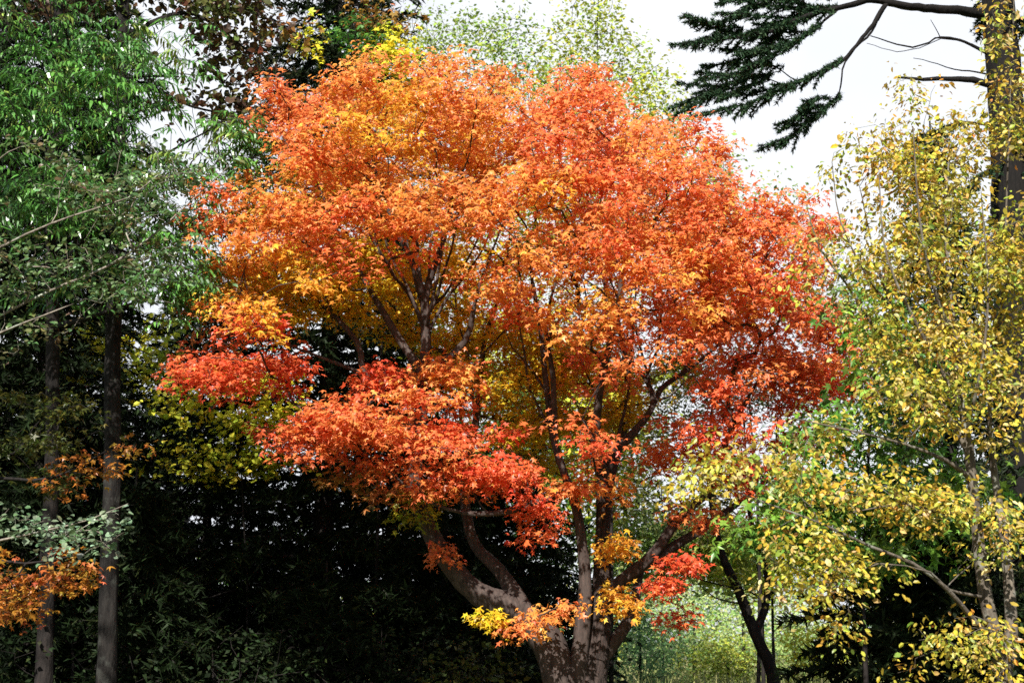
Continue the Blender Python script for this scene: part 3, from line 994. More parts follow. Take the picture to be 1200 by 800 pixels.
b = base_of(131, 20.5)
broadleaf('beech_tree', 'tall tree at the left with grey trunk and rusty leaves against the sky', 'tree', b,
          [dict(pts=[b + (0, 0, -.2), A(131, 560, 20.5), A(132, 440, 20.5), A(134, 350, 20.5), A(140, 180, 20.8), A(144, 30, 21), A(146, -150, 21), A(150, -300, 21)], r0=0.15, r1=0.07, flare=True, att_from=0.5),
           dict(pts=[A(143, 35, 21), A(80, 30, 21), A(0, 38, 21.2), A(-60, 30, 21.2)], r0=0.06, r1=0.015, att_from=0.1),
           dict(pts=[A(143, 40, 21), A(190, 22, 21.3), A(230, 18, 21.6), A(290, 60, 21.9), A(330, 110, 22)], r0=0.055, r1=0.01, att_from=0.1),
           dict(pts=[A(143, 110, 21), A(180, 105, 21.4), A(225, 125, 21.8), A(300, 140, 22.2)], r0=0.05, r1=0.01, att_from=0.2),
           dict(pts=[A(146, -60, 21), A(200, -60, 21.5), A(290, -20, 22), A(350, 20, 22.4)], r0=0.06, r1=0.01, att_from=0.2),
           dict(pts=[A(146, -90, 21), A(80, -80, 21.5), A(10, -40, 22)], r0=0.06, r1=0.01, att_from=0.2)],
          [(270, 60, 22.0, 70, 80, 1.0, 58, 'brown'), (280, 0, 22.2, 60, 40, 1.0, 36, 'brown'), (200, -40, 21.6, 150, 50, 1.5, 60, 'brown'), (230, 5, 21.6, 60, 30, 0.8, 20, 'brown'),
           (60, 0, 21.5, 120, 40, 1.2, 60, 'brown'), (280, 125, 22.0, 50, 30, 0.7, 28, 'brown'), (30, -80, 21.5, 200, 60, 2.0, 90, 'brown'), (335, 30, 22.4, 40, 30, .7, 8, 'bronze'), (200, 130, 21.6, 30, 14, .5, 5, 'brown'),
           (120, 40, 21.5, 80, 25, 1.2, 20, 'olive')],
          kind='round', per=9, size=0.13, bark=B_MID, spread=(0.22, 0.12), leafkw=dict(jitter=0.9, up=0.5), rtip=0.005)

# the tall green tree: arching compound leaves
def pinnate(T, pals, nl=14, rach=0.48, size=0.17):
    n = len(T)
    a = rng.uniform(0, 2 * math.pi, n)
    d = np.stack([np.cos(a), np.sin(a), np.full(n, 0.25)], 1) + np.array([0.1, -0.25, 0.0])
    d = nrm(d)
    segs, parts = [], []
    base = np.zeros((n, 3))
    for p in np.unique(pals):
        k = pals == p
        base[k] = pick(p, k.sum())
    L_ = rach * rng.uniform(0.7, 1.2, n)
    prev = T
    for j in range(nl):
        s_ = (j + 0.5) / nl
        p = T + d * (L_ * s_)[:, None] + np.array([0, 0, -1.0]) * (L_ * 0.75 * s_ ** 2)[:, None]
        segs += [(prev[i], p[i]) for i in range(n)]
        prev = p
        S = nrm(np.cross(d, np.array([0, 0, 1.0]))) * (1 if j % 2 else -1)
        axis = S * 0.65 + d * 0.45 + np.array([0, 0, -0.55]) + rng.normal(0, 0.15, (n, 3))
        nor = np.array([0, 0, 0.8]) + S * 0.5 + 0.35 * SUNV + rng.normal(0, 0.25, (n, 3))
        c = np.clip((0.75 * base + 0.25 * pick(pals[0], n)) * rng.lognormal(0, 0.18, n)[:, None], 0.004, 0.8)
        parts.append(stamp('lance', p, axis, nor, size * rng.uniform(0.75, 1.1, n) * (1.05 - 0.3 * s_), c))
    return merge(parts), segs


b = base_of(58, 21)
T, pl = clump_points([(60, 110, 18.6, 110, 60, 1.1, 150, 'green'), (150, 85, 18.8, 80, 60, 1.1, 100, 'green'), (30, 220, 18.2, 90, 55, 1.0, 110, 'green'), (150, 200, 18.6, 100, 60, 1.1, 130, 'green'),
                      (60, 40, 19.2, 120, 40, 1.2, 60, 'green'), (190, 300, 18.7, 65, 60, 0.9, 85, 'green'), (215, 350, 18.7, 45, 30, 0.6, 36, 'green'), (100, 260, 18.4, 60, 35, .7, 36, 'green'), (265, 150, 19, 50, 28, .8, 36, 'green'), (265, 200, 19, 55, 30, .8, 40, 'green'), (300, 165, 19.4, 26, 20, .5, 16, 'green'), (230, 260, 19.2, 60, 40, .8, 50, 'green'), (80, 330, 19.6, 80, 40, .8, 40, 'green'),
                      (-100, 120, 18.6, 120, 120, 2.0, 160, 'green'), (0, -50, 19.0, 260, 70, 1.8, 150, 'green'), (-60, -220, 19.4, 200, 110, 2.0, 90, 'green'), (150, 60, 20.6, 120, 60, 0.8, 50, 'green'), (240, 320, 19, 20, 20, .4, 8, 'green')])
q = nrm(rng.normal(0, 1, (950, 3))) * (rng.uniform(0.02, 1, 950) ** 0.45)[:, None]
T = np.concatenate([T, np.array([-10.2, 12.4, 10.0]) + q * np.array([4.3, 5.0, 2.6])])  # unseen crown reach, added out of frame to shade the left wood
pl = np.concatenate([pl, np.array(['green'] * 950)])
t = Tree('', '', '', None, B_DARK)
for pts, r0, r1, af in [([b + (0, 0, -.2), A(60, 560, 21), A(62, 400, 21), A(60, 250, 20.8), A(66, 100, 20.4), A(70, -60, 20.2), A(75, -260, 20.2)], 0.14, 0.05, 0.35),
                        ([A(62, 330, 21), A(90, 290, 20), A(130, 240, 19.4), A(180, 190, 19.0), A(250, 150, 19)], 0.07, 0.012, 0.25),
                        ([A(61, 380, 21), A(110, 370, 20), A(170, 350, 19.3), A(210, 330, 19)], 0.05, 0.012, 0.3),
                        ([A(60, 250, 20.8), A(20, 200, 19.6), A(-40, 150, 19), A(-100, 120, 18.8)], 0.07, 0.012, 0.25),
                        ([A(66, 120, 20.4), A(110, 100, 19.6), A(160, 90, 19.2), A(210, 90, 19.2)], 0.06, 0.012, 0.25),
                        ([A(62, 290, 21), A(40, 260, 19.6), A(20, 230, 18.8)], 0.05, 0.012, 0.25),
                        ([A(60, 250, 20.8), np.array([-8.5, 18.5, 8.8]), np.array([-10, 15.5, 9.8]), np.array([-11.5, 12.5, 10.6])], 0.11, 0.02, 0.3)]:  # last limb carries the added out-of-frame shading crown
    t.limb(pts, r0, r1, att_from=af)
t.grow(T, bf=0.25, rtip=0.004)
root = empty('walnut_tree', 'big leafy green tree at the left with arching drooping leaflets above a dark trunk', 'tree', b)
t.wood(b, root, False)
(V, F, C), segs = pinnate(T, pl)
crown_mesh(V, F, C, M_SHINY, segs, 0.0025, B_TWIG, root, b)

# grey green shrubby tree in front, bare grey twigs, small round leaves
b = base_of(-90, 14.0)
broadleaf('viburnum_tree', 'grey green small leaved tree reaching in from the left edge with bare grey twigs', 'small tree', b,
          [dict(pts=[b + (0, 0, -.1), A(-90, 640, 14), A(-80, 480, 14), A(-60, 380, 14), A(-50, 250, 14)], r0=0.09, r1=0.03, att_from=0.5),
           dict(pts=[A(-62, 400, 14), A(0, 370, 14), A(60, 340, 14), A(130, 310, 14.2), A(180, 275, 14.3), A(230, 230, 14.4), A(268, 195, 14.4)], r0=0.022, r1=0.006, att_from=0.2),
           dict(pts=[A(-60, 330, 14), A(0, 290, 13.9), A(60, 262, 13.8), A(110, 245, 13.8), A(150, 232, 13.9), A(185, 205, 14)], r0=0.022, r1=0.006, att_from=0.2),
           dict(pts=[A(-50, 260, 14), A(-20, 205, 13.8), A(10, 178, 13.6), A(50, 160, 13.6)], r0=0.020, r1=0.005, att_from=0.2),
           dict(pts=[A(-75, 430, 14), A(0, 390, 13.6), A(50, 370, 13.4), A(100, 350, 13.4)], r0=0.020, r1=0.006, att_from=0.2),
           dict(pts=[A(-90, 660, 14), A(-30, 640, 13.8), A(50, 622, 13.6), A(100, 610, 13.6), A(150, 590, 13.6)], r0=0.020, r1=0.005, att_from=0.3)],
          [(150, 210, 14.2, 110, 45, 1.0, 60, 'greygreen'), (220, 190, 14.4, 60, 30, .8, 26, 'greygreen'), (60, 170, 13.9, 60, 35, .8, 16, 'greygreen'), (150, 290, 14.1, 110, 40, .8, 60, 'greygreen'), (50, 310, 13.8, 70, 40, .8, 50, 'greygreen'),
           (160, 340, 14.1, 70, 14, .6, 26, 'greygreen'), (30, 370, 13.6, 60, 22, .7, 18, 'greygreen'), (-60, 300, 14, 70, 120, 1.0, 60, 'greygreen'),
           (60, 622, 13.6, 75, 24, .5, 42, 'silver'), (15, 600, 13.6, 40, 18, .4, 12, 'silver'), (135, 598, 13.6, 18, 6, .2, 4, 'silver'), (150, 250, 14.2, 100, 20, .8, 26, 'greygreen')],
          pad=(4, .3, .03), kind='round', per=9, size=0.060, bark=B_PALE, mat=M_LEAF, spread=(0.17, 0.05), leafkw=dict(jitter=0.5, sun=0.5), rtip=0.0025, bf=0.15)

# little orange maple low at the left
b = base_of(-120, 15.2)
broadleaf('maple_tree', 'small orange and gold maple reaching low out of the shade at the lower left', 'maple tree', b,
          [dict(pts=[b + (0, 0, -.1), A(-118, 690, 15.2), A(-100, 600, 15.2), A(-70, 520, 15.2)], r0=0.08, r1=0.03, att_from=0.4),
           dict(pts=[A(-110, 660, 15.2), A(-40, 650, 15.0), A(30, 660, 14.8), A(90, 650, 14.8)], r0=0.03, r1=0.008, att_from=0.2),
           dict(pts=[A(-90, 580, 15.2), A(-10, 560, 15.2), A(60, 560, 15.4), A(140, 520, 15.6)], r0=0.03, r1=0.008, att_from=0.3)],
          [(60, 668, 14.8, 40, 22, .4, 22, 'dorange'), (20, 700, 14.7, 42, 26, .5, 26, 'dorange'), (95, 655, 14.8, 16, 12, .3, 8, 'dorange'), (0, 690, 14.7, 40, 50, .5, 24, 'dorange'),
           (110, 545, 15.6, 30, 24, .4, 14, 'dorange'), (145, 522, 15.7, 16, 9, .3, 4, 'dorange'), (75, 562, 15.4, 24, 8, .3, 5, 'dorange'),
           (60, 470, 16.2, 90, 16, 1.0, 26, 'dolive'), (40, 520, 16.0, 90, 20, 1.0, 34, 'dolive'), (30, 555, 16, 80, 16, .8, 26, 'dolive'), (-50, 560, 15.4, 60, 90, 1.0, 60, 'dolive')],
          pad=(4, .22, .03), kind='maple', per=10, size=0.08, bark=B_DARK, mat=M_MAPLE, spread=(0.2, 0.05), rtip=0.003)

# ------------------------------------------------------------------ right side: the yellow leaved tree
b = base_of(1182, 13.5)
Y1 = 13.5
broadleaf('elm_tree', 'slender yellow leaved tree with several stems and a long grey branch at the right', 'tree', b,
          [dict(pts=[b + (0, 0, -.1), A(1176, 790, Y1), A(1155, 700, Y1), A(1143, 600, Y1), A(1136, 530, Y1), A(1128, 480, Y1), A(1120, 400, Y1), A(1112, 330, 13.6), A(1108, 250, 13.7), A(1112, 190, 13.8)], r0=0.095, r1=0.010, att_from=0.45, flare=True),
           dict(pts=[A(1178, 795, Y1), A(1185, 740, 13.7), A(1178, 640, 13.8), A(1166, 560, 13.8), A(1160, 500, 13.7), A(1163, 440, 13.6), A(1175, 340, 13.5), A(1180, 220, 13.4), A(1185, 80, 13.3), A(1190, -40, 13.3)], r0=0.08, r1=0.010, att_from=0.45),
           dict(pts=[A(1165, 748, Y1), A(1140, 725, 13.3), A(1110, 690, 13.0), A(1070, 660, 12.8), A(1020, 640, 12.6), A(960, 612, 12.4), A(900, 590, 12.3), A(860, 575, 12.2)], r0=0.034, r1=0.007, att_from=0.45),
           dict(pts=[A(1140, 570, Y1), A(1110, 540, 13.2), A(1060, 520, 13.0), A(1000, 505, 12.8), A(930, 490, 12.7)], r0=0.03, r1=0.006, att_from=0.3),
           dict(pts=[A(1134, 520, Y1), A(1100, 465, 13.6), A(1070, 420, 13.7), A(1045, 360, 13.8), A(1025, 300, 13.9), A(1010, 230, 14)], r0=0.036, r1=0.008, att_from=0.3),
           dict(pts=[A(1070, 420, 13.7), A(1030, 390, 13.6), A(990, 330, 13.5), A(960, 290, 13.4), A(945, 240, 13.4)], r0=0.025, r1=0.006, att_from=0.3),
           dict(pts=[A(1128, 480, Y1), A(1085, 400, 13.2), A(1050, 330, 13.0), A(1035, 280, 13.0), A(1030, 200, 13)], r0=0.03, r1=0.006, att_from=0.3),
           dict(pts=[A(1140, 600, 13.5), A(1100, 600, 13.0), A(1060, 590, 12.8), A(1000, 600, 12.6)], r0=0.022, r1=0.006, att_from=0.3),
           dict(pts=[A(1150, 700, 13.5), A(1110, 690, 13.1), A(1090, 670, 12.8), A(1030, 660, 12.6), A(985, 680, 12.5)], r0=0.018, r1=0.005, att_from=0.3),
           dict(pts=[A(1120, 400, 13.5), A(1095, 340, 13.2), A(1078, 260, 13.0), A(1070, 150, 13)], r0=0.024, r1=0.006, att_from=0.3),
           dict(pts=[A(1131, 500, 13.5), A(1150, 430, 13.1), A(1158, 340, 13.0), A(1150, 230, 13)], r0=0.024, r1=0.006, att_from=0.3),
           dict(pts=[A(1045, 360, 13.8), A(1020, 330, 13.4), A(985, 260, 13.2), A(975, 190, 13.2)], r0=0.018, r1=0.005, att_from=0.3),
           dict(pts=[A(1163, 440, 13.6), A(1210, 380, 13.6), A(1250, 300, 13.6), A(1270, 200, 13.6)], r0=0.05, r1=0.01, att_from=0.3)],
          [(1100, 190, 13.8, 80, 80, .9, 90, 'gold'), (1030, 190, 13.8, 50, 60, .6, 30, 'gold'), (1050, 290, 13.6, 95, 60, .9, 100, 'gold'), (965, 290, 13.4, 30, 60, .5, 11, 'gold'),
           (1150, 300, 13.5, 70, 100, 1.0, 90, 'gold'), (1180, 120, 13.4, 40, 110, .6, 50, 'gold'), (1190, 300, 13.2, 30, 110, .5, 46, 'gold'), (1060, 170, 13.8, 60, 50, .8, 30, 'gold'), (1178, 20, 13.3, 30, 50, .4, 14, 'gold'), (1020, 380, 13.4, 60, 50, .8, 38, 'goldgreen'), (1100, 400, 13.4, 90, 60, 1.0, 90, 'gold'),
           (1170, 450, 13.4, 50, 80, .8, 50, 'gold'), (1070, 460, 13.1, 70, 40, .8, 46, 'gold'), (960, 500, 13.0, 60, 24, .6, 16, 'gold'), (1090, 580, 12.9, 70, 35, .6, 44, 'gold'), (980, 560, 12.6, 80, 40, .6, 34, 'gold'),
           (860, 545, 12.4, 70, 26, .5, 30, 'gold'), (820, 570, 12.4, 40, 18, .3, 12, 'gold'), (930, 620, 12.4, 60, 26, .4, 20, 'gold'), (960, 675, 12.4, 60, 22, .4, 26, 'gold'), (1010, 650, 12.5, 35, 16, .3, 10, 'gold'), (985, 730, 12.4, 20, 14, .2, 5, 'gold'),
           (1110, 745, 13.0, 45, 12, .4, 14, 'gold'), (1165, 735, 13.2, 40, 25, .5, 16, 'gold'), (1170, 620, 13.3, 40, 60, .5, 26, 'gold'), (1165, 785, 13.2, 50, 14, .4, 8, 'gold'), (1280, 300, 13.6, 90, 250, 1.2, 160, 'gold'), (1090, 250, 14.4, 90, 120, .6, 36, 'goldgreen'), (1075, 775, 12.9, 14, 10, .2, 2, 'gold'),
           (930, 330, 13.4, 30, 30, .3, 3, 'gold'), (1080, 110, 13.9, 40, 30, .4, 10, 'gold')],
          pad=(3, .22, .06), kind='oval', per=19, size=0.064, bark=B_STEM, mat=M_LEAF, spread=(0.18, 0.09), leafkw=dict(jitter=0.8, up=0.7, sun=0.7, droop=0.6), rtip=0.0022, bf=0.2, shuffle_step=0.16)

# bright green broad-leaved tree behind it
b = base_of(1010, 17.0)
broadleaf('lime_tree', 'bright green broad leaved young tree half hidden behind the yellow leaves at the right', 'tree', b,
          [dict(pts=[b + (0, 0, -.1), A(1012, 700, 17), A(1015, 600, 17), A(1020, 500, 17), A(1030, 400, 17)], r0=0.04, r1=0.015, att_from=0.3)],
          [(950, 590, 16.8, 75, 40, .9, 56, 'lime'), (1010, 640, 16.8, 80, 28, .8, 40, 'lime'), (1070, 560, 16.8, 70, 70, 1.0, 60, 'lime'), (970, 500, 17, 60, 40, 1, 22, 'lime'), (1060, 440, 17.2, 90, 60, 1.1, 60, 'lime'), (1130, 600, 17.2, 60, 60, 1, 36, 'lime'), (1030, 370, 17.4, 60, 40, 1, 26, 'lime'), (880, 620, 17, 40, 22, .6, 12, 'lime')],
          kind='maple', per=13, size=0.13, bark=B_DARK, spread=(0.26, 0.12), leafkw=dict(jitter=0.5, droop=0.7), rtip=0.004)

# small dark forked maple at the right of the clearing
b = base_of(905, 23)
broadleaf('maple_tree', 'thin dark forked maple trunk before the bright clearing right of the big maple', 'maple tree', b,
          [dict(pts=[b + (0, 0, -.1), A(905, 790, 23), A(893, 760, 23), A(885, 742, 23), A(865, 690, 23), A(846, 650, 23), A(836, 600, 23), A(830, 540, 23), A(835, 470, 23)], r0=0.13, r1=0.025, att_from=0.5, flare=True),
           dict(pts=[A(889, 748, 23), A(896, 715, 23), A(900, 680, 23), A(890, 640, 23.1), A(878, 600, 23.2), A(872, 540, 23.3)], r0=0.07, r1=0.018, att_from=0.5),
           dict(pts=[A(852, 690, 23), A(825, 680, 22.8), A(800, 672, 22.6)], r0=0.025, r1=0.006, att_from=0.4),
           dict(pts=[A(862, 705, 23), A(838, 700, 22.8), A(815, 680, 22.6)], r0=0.02, r1=0.006, att_from=0.4),
           dict(pts=[A(900, 680, 23), A(915, 660, 22.8), A(925, 640, 22.6)], r0=0.025, r1=0.006, att_from=0.4)],
          [(870, 560, 23.2, 50, 30, 1, 22, 'olive'), (880, 490, 23.4, 60, 50, 1.2, 26, 'C'), (850, 420, 23.4, 70, 60, 1.2, 40, 'C'), (890, 610, 23, 40, 20, .6, 8, 'C'), (880, 660, 22.8, 50, 30, .6, 8, 'birchy'), (920, 380, 23.4, 50, 60, 1.0, 30, 'R')],
          kind='maple', per=10, size=0.11, bark=B_DARK, mat=M_MAPLE, rtip=0.004)

# ------------------------------------------------------------------ background broadleaves
def far_tree(name, label, cat, px, Y, stems, clumps, pal_size=0.10, per=10, spread=(0.3, 0.16), kind='dia', bark=None, group=None, rtip=0.006, **kw):
    b = base_of(px, Y)
    lim = []
    for i, (pts, r0, r1) in enumerate(stems):
        P_ = [A(x, y, Y + dy) for x, y, dy in pts]
        if i == 0:
            P_ = [b + (0, 0, -.1)] + P_
        lim.append(dict(pts=P_, r0=r0 * .4, r1=r1 * .5, att_from=0.3, step=0.3))
    return broadleaf(name, label, cat, b, lim, clumps, kind=kind, per=per, size=pal_size, bark=bark or B_DARK, mat=M_FAR, group=group, spread=spread, rtip=rtip, shuffle_step=0.35, leafkw={'sun': 0.9, **kw})


far_tree('birch_tree', 'airy grey green birch top showing against the white sky just left of centre', 'birch tree', 540, 33, [([(540, 500, 0), (530, 250, 0), (525, 60, 0)], .16, .03)],
         [(560, 80, 33, 70, 60, 1.6, 60, 'birch'), (500, 50, 33, 35, 50, 1.2, 34, 'birch'), (600, 60, 33, 50, 60, 1.4, 50, 'birch'), (540, 180, 33, 110, 80, 2, 60, 'birch'), (640, 120, 33, 40, 50, 1, 30, 'birch'), (545, 30, 33, 50, 20, .8, 10, 'birch')], pal_size=0.115, per=26, spread=(0.36, 0.26), jitter=1.2)
far_tree('birch_tree', 'tall yellow green birch top right of centre against the white sky', 'birch tree', 715, 31, [([(715, 500, 0), (705, 250, 0), (700, 40, 0), (705, -40, 0)], .15, .02)],
         [(690, 40, 31, 45, 50, 1, 46, 'birchy'), (700, 110, 31, 70, 50, 1.4, 60, 'birchy'), (760, 110, 31, 40, 55, 1, 40, 'birchy'), (710, 200, 31, 100, 70, 1.6, 60, 'birch'), (745, 60, 31, 20, 30, .6, 10, 'birchy'), (790, 150, 31, 16, 45, .6, 14, 'birch'), (650, 60, 31, 30, 50, .8, 18, 'birchy'), (705, -10, 31, 20, 20, .5, 5, 'birchy')], pal_size=0.115, per=26, spread=(0.36, 0.26), jitter=1.2)
far_tree('birch_tree', 'small grey green birch peeping over the right shoulder of the big maple', 'birch tree', 885, 30, [([(888, 600, 0), (860, 300, 0), (848, 200, 0)], .12, .02)],
         [(845, 215, 30, 40, 45, 1, 30, 'birch'), (900, 250, 30, 50, 40, 1, 26, 'birch'), (850, 320, 30, 80, 70, 1.4, 50, 'birch'), (960, 330, 30, 40, 60, 1, 30, 'birch')], pal_size=0.115, per=24, spread=(0.34, 0.24), jitter=1.2)
far_tree('maple_tree', 'yellow and green leaved tree top behind the upper left of the orange crown', 'tree', 440, 24.5, [([(445, 500, 0), (450, 250, 0), (445, 60, 0)], .1, .02)],
         [(455, 60, 24.3, 32, 34, .8, 44, 'yel'), (420, 40, 24.5, 36, 30, .8, 30, 'green'), (430, 15, 24.5, 30, 22, .6, 14, 'bronze'), (480, 95, 24.5, 20, 20, .5, 12, 'yg'), (440, 130, 24.5, 50, 30, .8, 20, 'yel'), (365, 45, 24.2, 24, 20, .5, 8, 'yel'), (475, 25, 24.5, 22, 8, .4, 5, 'bronze')], pal_size=0.13, per=10, kind='maple', spread=(0.26, 0.14))
far_tree('hazel_tree', 'sunlit yellow green tree glowing through the dark firs left of the maple', 'tree', 290, 24.6, [([(290, 700, 0), (285, 600, 0), (280, 480, 0)], .08, .02)],
         [(280, 445, 24.4, 75, 24, .7, 44, 'yel'), (290, 495, 24.4, 75, 26, .7, 44, 'yg'), (240, 540, 24.4, 80, 20, .7, 46, 'yg'), (215, 470, 24.2, 40, 30, .6, 26, 'yg'), (330, 480, 24.0, 40, 24, .5, 20, 'yel'), (320, 540, 24.4, 46, 16, .6, 20, 'yg')], pal_size=0.11, per=10, kind='round', spread=(0.26, 0.12))
far_tree('hazel_tree', 'yellow leaved tree gleaming between the two dark trunks at the left', 'tree', 95, 31, [([(95, 700, 0), (98, 600, 0), (100, 450, 0)], .1, .02)],
         [(95, 400, 31, 60, 40, 1, 46, 'yel'), (60, 450, 31, 60, 40, 1, 36, 'yg'), (180, 420, 31, 50, 50, 1, 50, 'yg'), (20, 420, 31, 50, 60, 1, 36, 'yg')], pal_size=0.15, per=9, kind='round')
far_tree('oak_tree', 'green leaved tree seen between the limbs of the orange maple', 'tree', 610, 29.5, [([(610, 700, 0), (610, 600, 0), (600, 480, 0)], .12, .02)],
         [(560, 560, 29.5, 80, 50, 1.4, 50, 'green'), (640, 520, 29.5, 80, 50, 1.4, 50, 'green'), (640, 620, 29.5, 70, 50, 1.4, 50, 'green'), (590, 460, 29.5, 70, 40, 1.4, 36, 'green'), (700, 480, 29.5, 60, 60, 1.2, 40, 'yg'), (560, 380, 29.5, 110, 80, 1.4, 150, 'yg'), (600, 250, 29.5, 150, 80, 1.4, 150, 'birchy'), (760, 280, 29.5, 120, 80, 1.4, 110, 'birchy'), (430, 300, 29.5, 120, 90, 1.4, 70, 'olive')], pal_size=0.14, per=18)
far_tree('aspen_tree', 'sunlit yellow green tree filling the gap behind the upright stems of the big maple', 'tree', 690, 37, [([(690, 700, 0), (690, 600, 0), (685, 420, 0)], .14, .03)],
         [(690, 560, 37, 90, 70, 1.6, 200, 'yg'), (760, 640, 37, 80, 50, 1.6, 260, 'pal'), (650, 450, 37, 90, 80, 1.6, 180, 'birchy'), (840, 640, 37, 70, 40, 1.4, 190, 'birchy'), (560, 470, 37, 60, 60, 1.6, 40, 'yg'), (740, 500, 37, 50, 40, 1.4, 50, 'birchy')], pal_size=0.19, per=18, spread=(0.42, 0.25))
far_tree('aspen_tree', 'sunlit yellow green tree glimpsed above the forked trunk', 'tree', 905, 40, [([(905, 700, 0), (905, 650, 0), (900, 540, 0)], .14, .03)],
         [(905, 650, 40, 80, 50, 1.6, 200, 'yg'), (850, 650, 40, 60, 40, 1.4, 100, 'pal'), (960, 600, 40, 70, 60, 1.4, 130, 'birchy'), (900, 570, 40, 60, 30, 1.4, 30, 'birchy')], pal_size=0.19, per=18, spread=(0.42, 0.25))
far_tree('oak_tree', 'shaded green tree filling the background behind the yellow leaved tree', 'tree', 1060, 28, [([(1060, 700, 0), (1060, 560, 0), (1060, 330, 0)], .2, .04)],
         [(1040, 400, 28, 100, 90, 1.6, 120, 'olive'), (1130, 480, 28, 90, 120, 1.6, 120, 'olive'), (1000, 520, 28, 80, 80, 1.6, 90, 'lime'), (1180, 330, 28, 60, 100, 1.6, 70, 'olive'), (1100, 280, 28, 100, 40, 1.6, 40, 'birch')], pal_size=0.15, per=17, spread=(0.42, 0.25))
far_tree('willow_tree', 'dark fine leaved tree against the sky right of the maple limbs', 'tree', 892, 34, [([(892, 700, 0), (880, 600, 0), (868, 450, 0)], .14, .04), ([(880, 620, 0), (800, 540, 0), (790, 450, 0)], .08, .02)],
         [(870, 450, 34, 90, 45, 1.6, 110, 'olive'), (950, 470, 34, 50, 30, 1.2, 46, 'olive'), (790, 450, 34, 60, 50, 1.4, 60, 'olive'), (740, 540, 34, 60, 80, 1.2, 110, 'olive'), (690, 400, 34, 90, 90, 1.4, 170, 'olive'), (820, 620, 34, 70, 30, 1.2, 26, 'olive'), (860, 380, 34, 90, 50, 1.6, 70, 'olive'), (930, 560, 34, 50, 30, 1, 20, 'olive')], pal_size=0.11, per=20, spread=(0.38, 0.24), bark=B_DARK, jitter=1.2)

# shrubs of the clearing
def shrub(name, label, cat, px, Y, H, R, pal, n=60, size=0.13, kind='dia', group=None, cone=False):
    b = base_of(px, Y)
    t = Tree('', '', '', None, B_DARK)
    t.limb([b + (0, 0, -.1), b + (0.05, 0, H * .4), b + (0, 0, H * .8)], 0.05 + H * .008, 0.012, step=0.3, att_from=0.1)
    q = nrm(rng.normal(0, 1, (n, 3))) * (rng.uniform(0.02, 1, n) ** 0.45)[:, None]
    if cone:
        hz = rng.uniform(0.05, 1, n) ** 1.3
        T = b + np.stack([q[:, 0] * R * (1.05 - hz), q[:, 1] * R * (1.05 - hz), hz * H], 1)
    else:
        T = b + np.stack([q[:, 0] * R, q[:, 1] * R, H * (0.52 + q[:, 2] * 0.48)], 1)
        T += rng.normal(0, 0.12 * R, T.shape) * np.array([1, 1, .6])
    T[:, 2] = np.maximum(T[:, 2], 0.1)
    t.grow(T, bf=0.2, rtip=0.006, step=0.4)
    root = empty(name, label, cat, b, group)
    t.wood(b, root, False)
    V, F, C = add_leaves(T, None, np.array([pal] * n), kind, 12, size, spread=(0.38, 0.22), jitter=0.9, up=.5, sun=1.0)
    mesh_np('crown', V, F, M_NEEDLE if pal == 'dk' else M_FAR, root, C, loc=b)


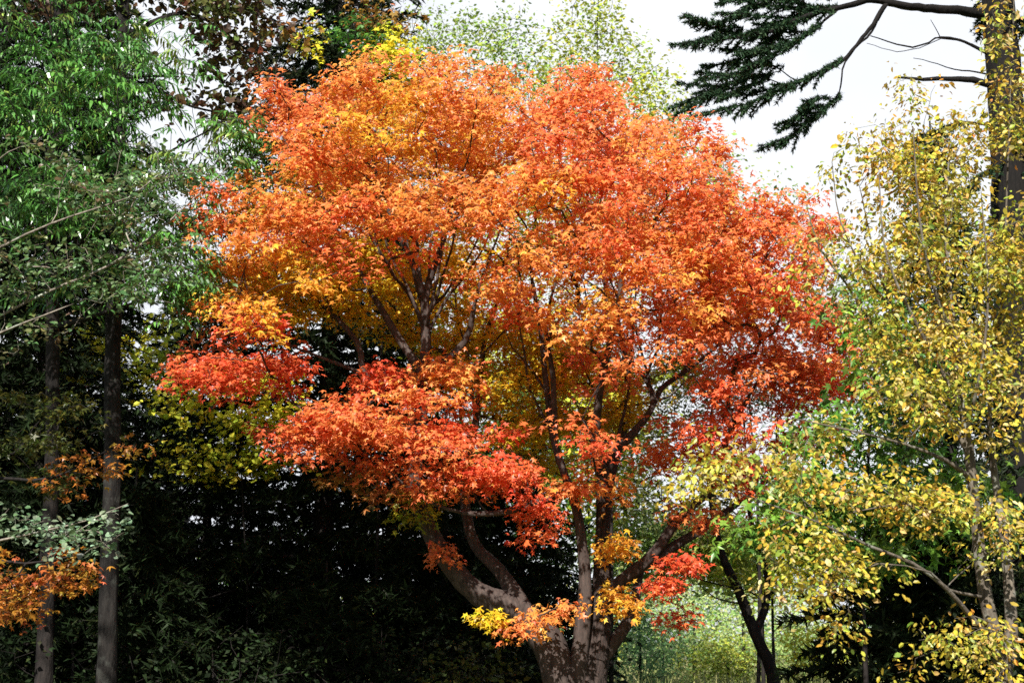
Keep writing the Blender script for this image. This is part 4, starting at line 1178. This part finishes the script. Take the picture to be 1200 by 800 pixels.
GS = 'pale bushes of the sunlit clearing'
for i, (px, Y, H, R, pal, lab) in enumerate([
        (748, 44, 3.4, 1.4, 'blue', 'young cone shaped green tree by the maple trunk in the bright clearing'),
        (775, 47, 2.6, 1.5, 'blue', 'low green bush left of the dark forked trunk'),
        (812, 49, 4.6, 1.9, 'pal', 'pale green bush between big maple and forked trunk'),
        (850, 46, 1.8, 1.3, 'birchy', 'low yellow green bush against the forked trunk'),
        (870, 55, 6.2, 2.5, 'pal', 'tall pale green bush behind the forked trunk'),
        (930, 50, 3.4, 1.8, 'pal', 'pale green bush right of the forked trunk'),
        (960, 44, 2.4, 1.4, 'yg', 'yellow green bush beside the black fir'),
        (795, 60, 7.0, 3.0, 'birchy', 'yellow green small tree far back in the clearing'),
        (930, 62, 7.2, 3.2, 'pal', 'pale small tree far back right of the forked trunk'),
        (720, 58, 5.6, 3.0, 'pal', 'pale bush just behind the right base of the maple')]):
    shrub('bush', lab, 'bush', px, Y, H, R, pal, n=190, cone=(i == 0), group=None, size=0.13)

# dark undergrowth beneath the firs at the left
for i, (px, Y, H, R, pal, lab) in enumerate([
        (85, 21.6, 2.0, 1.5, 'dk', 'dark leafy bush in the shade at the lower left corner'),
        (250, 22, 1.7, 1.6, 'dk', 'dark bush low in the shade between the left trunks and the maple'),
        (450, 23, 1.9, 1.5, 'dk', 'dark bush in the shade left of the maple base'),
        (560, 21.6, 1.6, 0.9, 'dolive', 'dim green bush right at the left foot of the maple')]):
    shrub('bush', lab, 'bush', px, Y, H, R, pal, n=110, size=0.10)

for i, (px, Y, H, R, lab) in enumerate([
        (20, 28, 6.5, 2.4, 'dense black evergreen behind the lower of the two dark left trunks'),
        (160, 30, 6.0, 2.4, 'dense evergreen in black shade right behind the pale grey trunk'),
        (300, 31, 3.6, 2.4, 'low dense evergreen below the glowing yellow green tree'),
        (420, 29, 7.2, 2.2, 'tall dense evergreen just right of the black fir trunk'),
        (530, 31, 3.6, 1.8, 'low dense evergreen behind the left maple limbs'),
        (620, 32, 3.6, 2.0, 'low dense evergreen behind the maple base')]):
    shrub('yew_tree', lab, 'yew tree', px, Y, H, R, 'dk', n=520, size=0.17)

# far-off wood closing the view
n = 3200
wx = rng.uniform(-75, 75, n)
wy = rng.uniform(84, 96, n)
hh = 4.0 + 1.6 * np.sin(wx * 0.21) + 1.1 * np.sin(wx * 0.57 + 1) + np.where(wx < 0, 1.6, 0)
wz = hh * rng.uniform(0, 1, n) ** 0.8
P_ = np.stack([wx, wy, wz], 1)
V, F, C = add_leaves(P_, None, np.where(rng.uniform(size=n) < 0.3, 'birchy', np.where(rng.uniform(size=n) < .5, 'pal', 'green')), 'dia', 16, 0.34, spread=(0.8, 0.4), jitter=1.0)
o = mesh_np('far_wood', V, F, M_FAR, None, C)
o['kind'] = 'stuff'
o['label'] = 'far-off low wood closing the view beyond the clearing'
o['category'] = 'wood'
